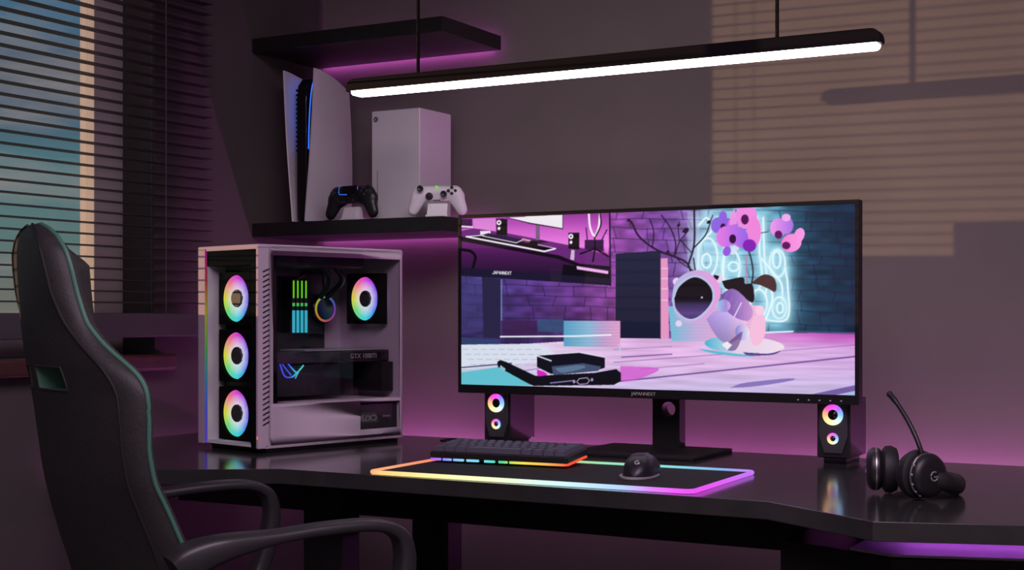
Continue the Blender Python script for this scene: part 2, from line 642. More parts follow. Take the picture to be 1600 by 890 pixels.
def fan(parent, loc, rot, side=.060):
    t = MB()
    o_ = rrect(-side, side, -side, side, .006)
    t.lathe([(.0545, -.012), (.0565, -.012), (.0565, .012), (.0545, .012)], 40, cap=False)
    n = 40
    # square frame with a round opening
    sq = []
    for i in range(n):
        a_ = 2 * PI * i / n
        k = side / max(abs(math.cos(a_)), abs(math.sin(a_)))
        sq.append((k * math.cos(a_), k * math.sin(a_)))
    for zz in (.012, -.012):
        t.grid([[(.056 * math.cos(2 * PI * i / n), .056 * math.sin(2 * PI * i / n), zz) for i in range(n)], [(x, y, zz) for x, y in sq]], close_u=True)
    t.grid([[(x, y, -.012) for x, y in sq], [(x, y, .012) for x, y in sq]], close_u=True)
    fo = t.build('fan', TRAYM, parent, loc, rot)
    g = MB()
    for k in range(9):
        a0 = 2 * PI * k / 9
        rows = []
        for i in range(7):
            u = i / 6
            row = []
            for j in range(5):
                r_ = .0150 + (.0515 - .0150) * j / 4
                a_ = a0 + (u - .5) * (2 * PI / 9) * 1.5 + .35 * j / 4
                row.append((r_ * math.cos(a_), r_ * math.sin(a_), .004 - .003 * u))
            rows.append(row)
        g.grid(rows)
    g.lathe([(.0515, -.004), (.0535, -.004), (.0535, .004), (.0515, .004), (.0515, -.004)], 40, cap=False)
    g.build('fan_blades', FAN, fo)
    MB().lathe([(0, .0078), (.0188, .0078), (.0202, .0062), (.0206, -.008), (0, -.008)], 28).build('fan_hub', GREY, fo)
    return fo


FR = (R(90), 0, 0)                              # disc facing the local front
for zz in (1.085, .954, .822):
    fan(pc, (-.012, -D2 + .040, b(zz)), FR)
fan(pc, (.010, D2 - .022, b(1.087)), FR, .062)
# inside: motherboard, memory, pump, graphics card, power supply
MB().box(-W2 + .010, -W2 + .014, -.182, .150, b(.866), b(1.170)).box(-W2 + .014, -W2 + .04, .06, .125, b(1.0), b(1.15), .004).box(-W2 + .014, -W2 + .035, -.02, .06, b(1.14), b(1.165), .004).box(-W2 + .014, -W2 + .022, -.1, .0, b(.90), b(.98), .002).build('motherboard', mat('circuit_board_black', (.012, .012, .014), .45, vary=.5, scale=60), pc)
MB().box(-W2 + .03, W2 - .03, -.15, .12, b(1.160), b(1.186), .003).build('radiator', BLKM, pc)
RAMM = axis_mat('memory_light', 'Z', 0, .13, [(0, (60, 190, 215)), (.42, (60, 195, 215)), (.5, (50, 190, 120)), (.6, (110, 220, 40)), (1, (120, 230, 30))], .85)
for k in range(4):
    yy = .034 + k * .0125
    o = MB().box(0, .040, -.0035, .0035, 0, .130, .001).build('memory_stick', BLK, pc, (-W2 + .014, yy - .012, b(1.002)))
    MB().box(.0402, .0425, -.0036, .0036, .002, .056).box(.0402, .0425, -.0015, .0015, .086, .128).box(.0402, .0425, -.003, .003, .066, .074).build('memory_light_bar', RAMM, o)
pump = MB().lathe([(.036, 0), (.036, .035), (.033, .038), (0, .038)], 36).build('cooler_pump', BLKG, pc, (-W2 + .02, .117, b(1.062)), (0, R(90), 0))
PR = wheel_mat('pump_rgb', [(0, (80, 200, 120)), (.2, (200, 200, 40)), (.4, (220, 130, 60)), (.55, (190, 80, 130)), (.75, (130, 70, 200)), (.9, (60, 120, 200)), (1, (80, 200, 120))], .7, .02, .1, 0)
MB().lathe([(.027, .0385), (.0325, .0385), (.0325, .0395), (.027, .0395), (.027, .0385)], 36, cap=False).build('pump_light_ring', PR, pump)
MB().tube(smooth_path([(-W2 + .06, .10, b(1.09)), (-.02, .10, b(1.13)), (-.01, .07, b(1.165))]), .007, 10).tube(smooth_path([(-W2 + .06, .12, b(1.09)), (-.01, .13, b(1.13)), (.0, .10, b(1.165))]), .007, 10).build('coolant_hose', BLK, pc)
gp = MB().box(-W2 + .016, .075, -.150, D2 - .006, b(.935), b(.962), .003).box(-W2 + .02, .050, -.165, .075, b(.858), b(.934), .006).build('graphics_card', mat('card_black', (.016, .016, .018), .35, vary=.4, scale=40), pc)
MB().box(-.02, .074, -.05, D2 - .012, b(.9625), b(.9665), .001).build('card_backplate', mat('backplate_grey', (.28, .28, .29), .4), gp)
MB().box(.0752, .0762, .055, .195, b(.939), b(.958)).build('card_label', BLKG, gp)
text('card_lettering', 'GTX 1080TI', .016, LOGOG, gp, (.0768, .125, b(.9485)), (R(90), 0, R(90)))
eye = MB()
for pts, r_ in (([(-.040, .030), (-.030, .008), (-.018, -.016), (.004, -.018), (.020, -.006)], .0018), ([(-.040, .030), (-.018, .020), (.002, .002), (.016, -.010)], .0018),
                ([(-.03, .018), (-.014, .0), (.0, -.014)], .0014), ([(.004, -.018), (.024, -.004), (.036, .008)], .0016), ([(.012, -.022), (.026, .0)], .0014)):
    eye.tube([(0, y * 1.0, q) for y, q in smooth_path(pts, 5)], r_, 6)
eye.build('card_emblem_light', axis_mat('emblem_rgb', 'Y', -.04, .036, [(0, (70, 70, 225)), (.45, (70, 90, 235)), (.65, (70, 180, 220)), (1, (90, 225, 200))], 1.0), gp, (.053, -.074, b(.922)))
MB().box(-.02, .09, .172, D2 - .006, b(.862), b(.934), .002).build('cable_cover', BLK, pc)
sc = MB()
for k in range(6):
    sc.box(-.05, .045, D2 - .008, D2 - .0045, b(.862) + k * .0125, b(.870) + k * .0125)
sc.build('slot_cover', SM, pc)
ps = MB().box(-W2 + .02, W2 - .012, .03, D2 - .006, Z0 + .008, b(.836), .003).build('power_supply', mat('supply_black', (.02, .02, .021), .5), pc)
MB().prism([(.082, b(.790)), (.148, b(.790)), (.138, b(.815)), (.082, b(.815))], W2 - .0118, W2 - .0112, M=Matrix(((0, 0, 1, 0), (1, 0, 0, 0), (0, 1, 0, 0), (0, 0, 0, 1)))).build('supply_label', GREY, ps)
text('supply_lettering', 'CX750', .020, LOGOG, ps, (W2 - .0105, .112, b(.8025)), (R(-90), 0, R(-90)), ext=.0002)
text('supply_maker_lettering', 'CORSAIR', .006, LOGOG, ps, (W2 - .0105, .172, b(.8045)), (R(-90), 0, R(-90)), ext=.0002)
ft = MB()
ft.box(-W2 + .012, W2 - .012, -D2 + .03, D2 - .004, .0, Z0, .002)
ft.build('foot_base', BLK, pc)
MB().box(-.0004, .002, -.0018, .0018, -.004, .004, .0005).build('power_light', emis('power_red', lin((255, 110, 70)), 1.0), pc, (W2 - .004, -D2 + .0006, b(.775)))

# ------------------------------------------------------------------ computer monitor
MX0, MX1, MZ0, MZ1, MY = -1.7255, -.7795, .8656, 1.281, 2.84
mw, mh = MX1 - MX0, MZ1 - MZ0
mcx = (MX0 + MX1) / 2
mo = thing('computer_monitor', 'wide black monitor showing an astronaut planter and pink orchids', 'monitor', (mcx, 2.90, DZ1 + .0002))
hb = MB()
hw = mw / 2
yf, yb = MY - 2.90, MY - 2.90 + .028
zb, zt = MZ0 - DZ1, MZ1 - DZ1
hb.box(-hw, hw, yf + .002, yb, zb, zt, .002)
hb.box(-.26, .26, yb - .002, yb + .03, zb + .07, zt - .07, .012, 3)
hb.build('housing', BLKM, mo)
IX0, IX1, IZ0, IZ1 = -hw + .0085, hw - .0085, zb + .0195, zt - .0085
bz = MB()
bz.box(-hw, IX0, yf, yf + .004, zb, zt, .0006).box(IX1, hw, yf, yf + .004, zb, zt, .0006)
bz.box(IX0, IX1, yf, yf + .004, zb, IZ0, .0006).box(IX0, IX1, yf, yf + .004, IZ1, zt, .0006)
bz.build('bezel', mat('bezel_black', (.010, .010, .011), .5, spec=.25), mo)
text('logo', 'JAPANNEXT', .0105, SILV, mo, (.0, yf - .0004, zb + .0095), (R(90), 0, 0), ext=.0002)
bt = MB()
for k in range(5):
    bt.box(hw - .128 + k * .0225, hw - .1245 + k * .0225, yf - .0004, yf + .001, zb + .006, zb + .0085)
bt.build('button_marks', SILV, mo)
# stand
MB().box(-.1475 - .010, .1475 - .010, 2.783 - 2.90, 3.022 - 2.90, 0, .008, .002).build('stand_base', BLKM, mo)
n = 32
pw, pz0, pz1 = .033, .008, .30
hc, hr = .095, .0165
post = bmesh.new()
outer = []
for i in range(n):
    a_ = 2 * PI * i / n
    k = pw / max(abs(math.cos(a_)), abs(math.sin(a_)))
    outer.append((k * math.cos(a_), hc + k * math.sin(a_)))
inner = [(hr * math.cos(2 * PI * i / n) * 1.0 + .006, hc + hr * math.sin(2 * PI * i / n)) for i in range(n)]
pm = MB()
pyf, pyb = 2.965 - 2.90, 2.998 - 2.90
for yy in (pyf, pyb):
    pm.grid([[(x, yy, q) for x, q in inner], [(x, yy, q) for x, q in outer]], close_u=True)
pm.grid([[(x, pyf, q) for x, q in inner], [(x, pyb, q) for x, q in inner]], close_u=True)
for sgn in (-1, 1):
    pm.grid([[(sgn * pw, pyf, hc - pw), (sgn * pw, pyb, hc - pw)], [(sgn * pw, pyf, hc + pw), (sgn * pw, pyb, hc + pw)]])
pm.box(-pw, pw, pyf, pyb, pz0, hc - pw).box(-pw, pw, pyf, pyb, hc + pw, pz1)
post.free()
pm.box(-.05, .05, yb + .028, pyf + .004, pz1 - .12, pz1 - .02, .004)
pm.build('stand_post', BLKM, mo)


# the picture on the screen: drawn here stroke by stroke, laid on a fine mesh as vertex colours
def draw_screen(W_, H_):
    SS = 2
    w, h = W_ * SS, H_ * SS
    # sketch coordinates (as seen obliquely) -> picture coordinates; four screen corners
    src = [(721.5, 341), (1335, 317.5), (1334.5, 620), (721.5, 604)]
    dst = [(0, 0), (w, 0), (w, h), (0, h)]
    A, B_ = [], []
    for (x, y), (u, v) in zip(src, dst):
        A += [[x, y, 1, 0, 0, 0, -u * x, -u * y], [0, 0, 0, x, y, 1, -v * x, -v * y]]
        B_ += [u, v]
    Hm = np.append(np.linalg.solve(np.array(A, float), np.array(B_, float)), 1).reshape(3, 3)

    def q(p):
        p = np.array(p, float).reshape(-1, 2)
        r = np.c_[p, np.ones(len(p))] @ Hm.T
        return r[:, :2] / r[:, 2:]
    img = np.zeros((h, w, 3), np.float32)
    Y, X = np.mgrid[0:h, 0:w].astype(np.float32)
    Hi = np.linalg.inv(Hm)
    dn = Hi[2, 0] * X + Hi[2, 1] * Y + Hi[2, 2]
    SX = (Hi[0, 0] * X + Hi[0, 1] * Y + Hi[0, 2]) / dn
    SY = (Hi[1, 0] * X + Hi[1, 1] * Y + Hi[1, 2]) / dn
    K = w / 613.

    def clampbox(P, pad):
        a0 = max(0, int(P[:, 0].min() - pad)); a1 = min(w, int(P[:, 0].max() + pad) + 2)
        c0 = max(0, int(P[:, 1].min() - pad)); c1 = min(h, int(P[:, 1].max() + pad) + 2)
        return a0, a1, c0, c1

    def put(m_, box, col, al=1.):
        a0, a1, c0, c1 = box
        if a1 <= a0 or c1 <= c0:
            return
        col = np.array(col, np.float32)
        if col.ndim == 3:
            col = col[c0:c1, a0:a1]
        mm = (m_ * al)[..., None]
        img[c0:c1, a0:a1] = img[c0:c1, a0:a1] * (1 - mm) + col * mm

    def pmask(P, box):
        a0, a1, c0, c1 = box
        x, y = X[c0:c1, a0:a1] + .5, Y[c0:c1, a0:a1] + .5
        ins = np.zeros(x.shape, bool)
        for i in range(len(P)):
            (xa, ya), (xb, yb_) = P[i], P[(i + 1) % len(P)]
            if ya == yb_:
                continue
            c_ = ((ya > y) != (yb_ > y)) & (x < (xb - xa) * (y - ya) / (yb_ - ya) + xa)
            ins ^= c_
        return ins.astype(np.float32)

    def poly(pts, col, al=1., sm=False):
        P = q(smooth_path(list(pts) + [pts[0]], 6)[:-1] if sm else pts)
        bx_ = clampbox(P, 1)
        put(pmask(P, bx_), bx_, col, al)

    def smask(P, wid, soft):
        bx_ = clampbox(P, wid + soft + 1)
        a0, a1, c0, c1 = bx_
        if a1 <= a0 or c1 <= c0:
            return None, bx_
        x, y = X[c0:c1, a0:a1], Y[c0:c1, a0:a1]
        D = np.full(x.shape, 1e9, np.float32)
        for (xa, ya), (xb, yb_) in zip(P, P[1:]):
            dx, dy = xb - xa, yb_ - ya
            t_ = np.clip(((x - xa) * dx + (y - ya) * dy) / (dx * dx + dy * dy + 1e-9), 0, 1)
            D = np.minimum(D, (x - xa - t_ * dx) ** 2 + (y - ya - t_ * dy) ** 2)
        D = np.sqrt(D)
        return np.clip((wid - D) / soft + .5, 0, 1), bx_

    def stroke(pts, wid, col, al=1., sm=False, soft=1.2, closed=False):
        pts = list(pts)
        if closed:
            pts = pts + [pts[0]]
        P = q(smooth_path(pts, 6) if sm else pts)
        m_, bx_ = smask(P, wid * K / 2, soft)
        if m_ is not None:
            put(m_, bx_, col, al)

    def glow(pts, rad, col, al, closed=False):
        pts = list(pts) + ([pts[0]] if closed else [])
        P = q(pts)
        bx_ = clampbox(P, rad * K * 2.2)
        a0, a1, c0, c1 = bx_
        if a1 <= a0 or c1 <= c0:
            return
        x, y = X[c0:c1, a0:a1], Y[c0:c1, a0:a1]
        D = np.full(x.shape, 1e9, np.float32)
        for (xa, ya), (xb, yb_) in zip(P, P[1:]):
            dx, dy = xb - xa, yb_ - ya
            t_ = np.clip(((x - xa) * dx + (y - ya) * dy) / (dx * dx + dy * dy + 1e-9), 0, 1)
            D = np.minimum(D, (x - xa - t_ * dx) ** 2 + (y - ya - t_ * dy) ** 2)
        put(np.exp(-D / (rad * K) ** 2), bx_, col, al)

    def ell(cx_, cy_, rx, ry, rot=0., n_=36):
        c_, s_ = math.cos(R(rot)), math.sin(R(rot))
        return [(cx_ + rx * math.cos(2 * PI * i / n_) * c_ - ry * math.sin(2 * PI * i / n_) * s_, cy_ + rx * math.cos(2 * PI * i / n_) * s_ + ry * math.sin(2 * PI * i / n_) * c_) for i in range(n_)]

    def grad(stops, T):
        T = np.asarray(T)
        xs = [s_[0] for s_ in stops]
        return np.stack([np.interp(T, xs, [s_[1][k] for s_ in stops]) for k in range(3)], -1).astype(np.float32)

    def noise(sx, sy):
        a_ = RNG.random((h // sy + 3, w // sx + 3)).astype(np.float32)
        yi, xi = np.arange(h) / sy, np.arange(w) / sx
        y0, x0_ = yi.astype(int), xi.astype(int)
        fy, fx = (yi - y0)[:, None], (xi - x0_)[None]
        fy, fx = fy * fy * (3 - 2 * fy), fx * fx * (3 - 2 * fx)
        g = lambda i, j: a_[np.ix_(y0 + i, x0_ + j)]
        return (g(0, 0) * (1 - fx) + g(0, 1) * fx) * (1 - fy) + (g(1, 0) * (1 - fx) + g(1, 1) * fx) * fy

    # stone wall, lit purple at left, blue at right
    img[:] = grad([(720, (70, 60, 130)), (860, (98, 58, 142)), (960, (146, 72, 162)), (1040, (118, 70, 154)), (1078, (140, 110, 180)), (1100, (150, 185, 215)), (1150, (120, 185, 212)), (1215, (88, 150, 180)), (1245, (36, 76, 102)), (1275, (24, 52, 76)), (1336, (18, 40, 66))], SX)
    img *= (.78 + .44 * noise(34, 16))[..., None]
    low = np.clip((SY - 440) / 90, 0, 1)[..., None]
    img[:] = img * (1 - .35 * low * (SX < 1040)[..., None])
    rr = random.Random(4)
    yy = 320.
    while yy < 540:
        bh = rr.uniform(14, 24)
        P0 = [(720 + 40 * i, yy + rr.uniform(-1.5, 1.5) + .02 * 40 * i) for i in range(17)]
        stroke(P0, 1.7, (30, 22, 60), .5, True, 2.6)
        xx = 720 + rr.uniform(0, 25)
        while xx < 1336:
            stroke([(xx, yy + .02 * (xx - 720)), (xx + rr.uniform(-6, 6), yy + bh + .02 * (xx - 720))], 1.8, (28, 20, 58), .5, False, 2.6)
            xx += rr.uniform(26, 58)
        yy += bh
    # neon sign glow and tubes
    loops = [
        ([(1092, 352), (1105, 340), (1112, 360), (1100, 372)], 0), (ell(1106, 402, 15, 30), 1), (ell(1104, 408, 7, 11), 1), (ell(1142, 418, 14, 28), 1), (ell(1146, 417, 8, 7), 1),
        ([(1132, 385), (1132, 450), (1160, 450)], 0), ([(1182, 338), (1188, 360), (1186, 390), (1190, 430), (1186, 452)], 0), ([(1192, 340), (1194, 400), (1198, 436), (1196, 460)], 0),
        (ell(1214, 412, 12, 22), 1), (ell(1213, 406, 6, 13), 1), ([(1190, 405), (1204, 422), (1220, 444), (1222, 470)], 0), (ell(1185, 475, 13, 22), 1), (ell(1217, 482, 11, 17), 1), (ell(1218, 482, 5, 8), 1),
        ([(1178, 498), (1228, 500), (1230, 448), (1226, 420)], 0), ([(1092, 380), (1090, 440), (1094, 470)], 0), ([(1120, 340), (1150, 345), (1180, 340)], 0), ([(1196, 500), (1206, 470), (1204, 450)], 0)]
    for p_, c_ in loops:
        glow(p_, 14, (165, 220, 238), .30, c_)
    for p_, c_ in loops:
        glow(p_, 5, (190, 236, 248), .55, c_)
        stroke(p_, 2.6, (232, 250, 255), .95, not c_, 1.6, c_)
    poly([(1075, 330), (1092, 330), (1096, 440), (1075, 470)], (190, 215, 235), .35)
    # table of pale planks
    tab = grad([(720, (205, 222, 232)), (850, (222, 205, 232)), (1000, (222, 178, 226)), (1160, (226, 186, 230)), (1336, (214, 170, 226))], SX)
    lowt = np.clip((SY - 560) / 60, 0, 1)[..., None]
    tab = tab * (1 - lowt) + np.array((198, 186, 226), np.float32) * lowt
    mag = np.clip((SX - 1120) / 180, 0, 1) * np.clip((548 - SY) / 26, 0, 1)
    tab = tab * (1 - mag[..., None]) + np.array((200, 78, 188), np.float32) * mag[..., None]
    tab *= (.93 + .13 * noise(90, 7))[..., None]
    poly([(721, 541), (800, 541), (965, 530), (1045, 531), (1190, 522), (1336, 521), (1336, 622), (721, 606)], tab)
    stroke([(1188, 521), (1240, 519)], 2.6, (235, 240, 250), .95)
    stroke([(1240, 519), (1336, 522)], 3, (70, 80, 120), .8)
    for a_, b_, wd, al in (((960, 599), (1336, 558), 2.2, .75), ((960, 568), (1130, 555), 1.2, .55), ((972, 560), (1050, 555), 1.6, .8), ((1000, 579), (1100, 570), 1.5, .35), ((1190, 552), (1336, 540), 1.2, .4), ((720, 596), (880, 573), 1.6, .5), ((960, 548), (1050, 543), 1, .4)):
        stroke([a_, b_], wd, (74, 40, 120), al, False, 2.5)
    poly([(1140, 608), (1165, 600), (1232, 593), (1238, 596), (1200, 603), (1165, 607)], (118, 100, 176), .8, True)
    poly([(1262, 619), (1336, 603), (1336, 612), (1300, 620)], (96, 70, 150), .8)
    poly([(1300, 622), (1336, 613), (1336, 622)], (160, 190, 225), .9)
    poly([(970, 574), (1030, 578), (1000, 594), (972, 597)], (212, 84, 206), .75, True)
    # left table zone with pale keyboard and turquoise mat
    poly([(721, 541), (840, 539), (880, 560), (780, 574), (721, 580)], (214, 222, 236), .9)
    for r_ in range(4):
        for k in range(9):
            xx, y2 = 724 + k * 14 + r_ * 4, 544 + r_ * 8
            stroke([(xx, y2 + 4), (xx + 9, y2 + 4)], 1.2, (168, 170, 205), .8)
    stroke([(721, 577), (800, 570)], 2.2, (60, 50, 100), .9)
    poly([(721, 585), (782, 576), (840, 590), (830, 606), (721, 604)], (96, 190, 206))
    # box, pink sliver, pots
    poly([(963, 397), (1033, 392), (1033, 531), (963, 530)], grad([(395, (26, 32, 62)), (530, (19, 24, 50))], SY))
    poly([(1033, 404), (1044, 404), (1046, 531), (1033, 531)], (228, 150, 196))
    for y2 in (420, 436, 452, 470):
        stroke([(1034, y2), (1044, y2)], 1.2, (245, 215, 235), .9)
    poly([(1045, 480), (1190, 478), (1188, 535), (1050, 535)], grad([(1045, (110, 190, 214)), (1085, (190, 175, 220)), (1130, (236, 170, 214)), (1190, (240, 190, 222))], SX))
    for y2 in range(484, 534, 5):
        stroke([(1052, y2), (1188, y2 - 1)], .8, (150, 140, 190), .35)
    poly([(882, 503), (970, 503), (970, 545), (882, 543)], grad([(882, (90, 160, 196)), (920, (140, 185, 214)), (945, (196, 160, 206)), (970, (232, 160, 206))], SX))
    for y2 in range(507, 544, 5):
        stroke([(884, y2), (969, y2)], .8, (90, 110, 160), .3)
    # dark stand pillar and translucent block
    poly([(754, 434), (783, 437), (783, 531), (757, 529)], (38, 34, 66))
    stroke([(784.5, 438), (784.5, 528)], 2, (120, 150, 205), .8)
    poly([(721, 434), (754, 437), (754, 520), (721, 524)], (62, 58, 112), .55)
    poly([(721, 529), (783, 533), (783, 540), (721, 541)], (48, 62, 110), .9)
    poly([(784, 503), (840, 503), (840, 529), (784, 527)], (58, 30, 76), .8)
    poly([(841, 500), (882, 500), (882, 522), (841, 520)], (48, 84, 120), .75)
    stroke([(783, 528), (900, 527), (955, 525)], 2.6, (240, 244, 252), .95)
    # phone with tray
    poly([(778, 568), (783, 565), (792, 568), (838, 590), (930, 585), (964, 579), (971, 585), (971, 598), (960, 604), (835, 606), (826, 602), (779, 576)], (8, 9, 18))
    poly([(783, 573), (791, 579), (790, 583), (782, 578)], (170, 200, 220), .9)
    poly([(840, 558), (905, 553), (946, 561), (946, 577), (930, 582), (862, 587), (840, 576)], (10, 12, 26))
    poly([(863, 575), (912, 570), (940, 575), (936, 582), (866, 589)], (62, 78, 108))
    poly([(868, 578), (905, 573), (915, 577), (880, 585)], (120, 150, 180), .5, True)
    poly([(840, 580), (850, 583), (856, 588), (842, 590)], (216, 30, 190), 1, True)
    stroke([(840, 558), (862, 566)], 2, (235, 240, 250), .95)
    stroke([(842, 557), (906, 552.5), (945, 560)], 1.6, (235, 240, 250), .8)
    stroke([(861, 601), (898, 597)], 2, (150, 130, 180), .9)
    stroke([(906, 594), (918, 592.5), (922, 597), (918, 602), (906, 603), (902, 599)], 1.3, (190, 170, 210), .95, False, 1.2, True)
    for x_, y_ in ((898, 599), (926, 596)):
        poly(ell(x_, y_, 2, 2.6), (160, 150, 190))
    stroke([(967, 540), (970, 547), (967, 552)], 2, (180, 205, 235), .9)
    # bare branches
    BR = (34, 18, 44)
    for pts, wd in (([(1082, 432), (1074, 412), (1056, 402), (1034, 394), (1016, 384), (998, 368), (988, 348), (983, 344)], 3.2), ([(1020, 386), (1022, 362), (1016, 342)], 1.8), ([(1076, 414), (1085, 380), (1085, 328)], 2.8),
                    ([(1054, 402), (1056, 380), (1048, 356), (1034, 336)], 2), ([(1056, 398), (1062, 378), (1076, 360)], 1.6), ([(1062, 376), (1060, 354), (1062, 346)], 1.4), ([(1080, 394), (1064, 376)], 1.6),
                    ([(1084, 388), (1102, 368), (1110, 348)], 2), ([(1110, 346), (1114, 336)], 1.4), ([(1084, 424), (1066, 412), (1058, 404)], 1.6), ([(1087, 428), (1084, 404)], 2)):
        stroke(pts, wd, BR, .95, True)
    for x_, y_, a_ in ((983, 344, 5), (1072, 360, 9), (1108, 347, 6), (1061, 352, 5), (1044, 394, 5)):
        poly(ell(x_, y_, a_ * .62, a_ * .4, -35), BR)
    # orchid: stem, leaves, flowers
    stroke([(1168, 466), (1176, 432), (1174, 408), (1168, 384), (1168, 352), (1158, 332), (1150, 330)], 2.2, (44, 26, 40), .95, True)
    stroke([(1166, 440), (1166, 398)], 2.4, (198, 130, 176), .85)
    stroke([(1188, 364), (1200, 362)], 1.4, (60, 30, 60), .9)
    poly([(1128, 440), (1160, 434), (1164, 444), (1176, 446), (1176, 474), (1150, 456), (1134, 452)], (36, 25, 30), 1, True)
    poly([(1172, 444), (1192, 430), (1208, 434), (1213, 448), (1210, 457), (1200, 452), (1186, 446)], (78, 48, 52), 1, True)

    def flower(cx_, cy_, s_, dark=(52, 12, 62), tint=((232, 122, 228), (150, 100, 232))):
        g_ = grad([(cx_ - 20 * s_, tint[0]), (cx_ + 20 * s_, tint[1])], SX)
        poly(ell(cx_ - 9 * s_, cy_, 12 * s_, 14 * s_, 15), g_)
        poly(ell(cx_ + 8 * s_, cy_ + 1 * s_, 12 * s_, 14 * s_, -15), g_)
        poly(ell(cx_, cy_ - 14 * s_, 7 * s_, 11 * s_), g_)
        poly(ell(cx_, cy_ + 3 * s_, 4.5 * s_, 6 * s_), dark)
    flower(1130, 352, .9, tint=((140, 104, 226), (150, 90, 220)))
    poly(ell(1166, 338, 17, 20), (238, 140, 226))
    poly(ell(1178, 362, 11, 24), (240, 134, 220))
    poly(ell(1164, 343, 6, 8), (86, 14, 84))
    flower(1145, 370, 1.2)
    poly([(1142, 332), (1148, 326), (1152, 350), (1140, 352)], (240, 150, 226), .9)
    poly(ell(1171, 384, 10.5, 10), (132, 36, 180))
    poly([(1140, 388), (1148, 383), (1156, 388), (1150, 394), (1145, 400), (1140, 394)], (214, 225, 240), .9)
    poly(ell(1136, 393, 6, 8, 20), (150, 90, 220))
    g_ = grad([(1200, (246, 158, 236)), (1238, (172, 112, 230))], SX)
    poly(ell(1216, 356, 13, 15), g_); poly(ell(1228, 352, 11, 14), g_); poly(ell(1228, 340, 7, 6), (240, 170, 238)); poly(ell(1216, 367, 6, 6.5), (92, 18, 92))
    g_ = grad([(1218, (248, 126, 214)), (1256, (246, 158, 232))], SX)
    poly(ell(1236, 380, 16, 14, -25), g_); poly(ell(1248, 368, 8, 12, 20), g_); poly(ell(1228, 384, 6.5, 6), (96, 16, 92))
    # planter: saucer, small figure in a space suit
    poly([(1090, 546), (1130, 552), (1180, 558), (1150, 558), (1110, 553)], (70, 190, 210), .9, True)
    poly(ell(1163, 541, 62, 14, 3), grad([(1100, (70, 178, 206)), (1126, (150, 200, 224)), (1150, (226, 206, 232)), (1225, (240, 222, 236))], SX))
    poly([(1160, 552), (1200, 554), (1220, 549), (1206, 556), (1170, 557)], (70, 56, 130), .9, True)
    poly(ell(1184, 516, 12, 26, 8), (246, 190, 222))
    poly(ell(1187, 486, 7, 8), (248, 204, 230))
    suit = grad([(1100, (160, 134, 206)), (1135, (186, 164, 226)), (1165, (238, 196, 230))], SX) * (1.06 - .28 * np.clip((SY - 492) / 50, 0, 1))[..., None]
    poly([(1104, 500), (1122, 486), (1158, 494), (1166, 512), (1150, 534), (1130, 536), (1116, 522)], suit, 1, True)
    poly([(1126, 462), (1144, 452), (1162, 464), (1176, 486), (1170, 502), (1150, 498), (1132, 482)], grad([(1126, (112, 76, 160)), (1150, (150, 112, 190)), (1176, (206, 150, 210))], SX), 1, True)
    for k in range(5):
        stroke([(1136 + k * 8, 459 + k * 6), (1130 + k * 8, 472 + k * 6)], .9, (180, 140, 210), .6)
    stroke([(1158, 474), (1153, 484), (1147, 496)], 1.8, (232, 220, 240), .95)
    poly(ell(1160, 521, 11, 13, -20), grad([(1148, (132, 124, 206)), (1158, (186, 178, 230)), (1170, (236, 226, 242))], SX))
    poly([(1143, 532), (1160, 520), (1150, 548), (1132, 546)], (78, 44, 110), .55, True)
    poly([(1128, 540), (1136, 535), (1144, 541), (1136, 549)], (238, 232, 244))
    poly(ell(1131, 479, 10.5, 10), grad([(1120, (160, 200, 230)), (1134, (160, 140, 220)), (1142, (232, 170, 222))], SX))
    for x_, y_, a_ in ((1058, 441, 6), (1123, 436, 7), (1061, 507, 5)):
        poly(ell(x_, y_, a_, a_), (232, 210, 236))
    poly([(1116, 430), (1124, 432), (1122, 438), (1114, 437)], (24, 10, 30))
    poly([(1050, 470), (1056, 442), (1078, 425), (1104, 425), (1122, 442), (1126, 462), (1114, 486), (1094, 506), (1072, 506), (1056, 492)], grad([(1046, (170, 190, 226)), (1080, (196, 170, 220)), (1126, (236, 156, 222))], SX), 1, True)
    poly([(1052, 468), (1060, 446), (1080, 432), (1098, 434), (1114, 450), (1116, 470), (1104, 490), (1086, 502), (1070, 500), (1056, 486)], (186, 196, 230), 1, True)
    vis = grad([(432, (6, 5, 14)), (470, (14, 10, 26)), (476, (52, 40, 86)), (490, (92, 66, 132)), (504, (60, 44, 100))], SY)
    poly([(1054, 468), (1062, 449), (1081, 435), (1097, 437), (1111, 451), (1113, 470), (1101, 488), (1085, 499), (1070, 497), (1057, 484)], vis, 1, True)
    poly(ell(1097, 466, 1.6, 1.6), (200, 190, 220))
    # window within the picture: a desk under purple light
    P1 = [(721, 338), (954, 330), (955, 447), (721, 432)]

    def c(pts):
        return [(710 + x / 6.4, 320 + y / 6.4) for x, y in pts]
    poly(P1, grad([(334, (150, 52, 156)), (360, (205, 96, 200)), (385, (240, 130, 228)), (396, (150, 50, 150)), (420, (78, 24, 86)), (440, (40, 16, 54))], SY))
    poly(c([(75, 262), (200, 235), (560, 290), (1150, 405), (1300, 440), (1560, 520), (1560, 640), (1060, 530), (75, 350)]), (104, 38, 118))
    poly(c([(75, 320), (700, 445), (1060, 510), (1260, 595), (1560, 620), (1560, 650), (1250, 625), (1040, 545), (75, 365)]), (14, 6, 22))
    under = grad([(370, (120, 38, 128)), (400, (70, 22, 78)), (430, (34, 14, 48))], SY)
    poly(c([(75, 365), (1040, 545), (1250, 625), (1560, 650), (1560, 760), (75, 660)]), under)
    poly(c([(1095, 600), (1240, 620), (1560, 690), (1560, 760), (1085, 715)]), (8, 5, 16))
    poly(c([(1228, 618), (1545, 668), (1545, 698), (1235, 650)]), (238, 178, 238))
    poly(c([(520, 125), (1094, 96), (1094, 246), (760, 190)]), (24, 8, 30))
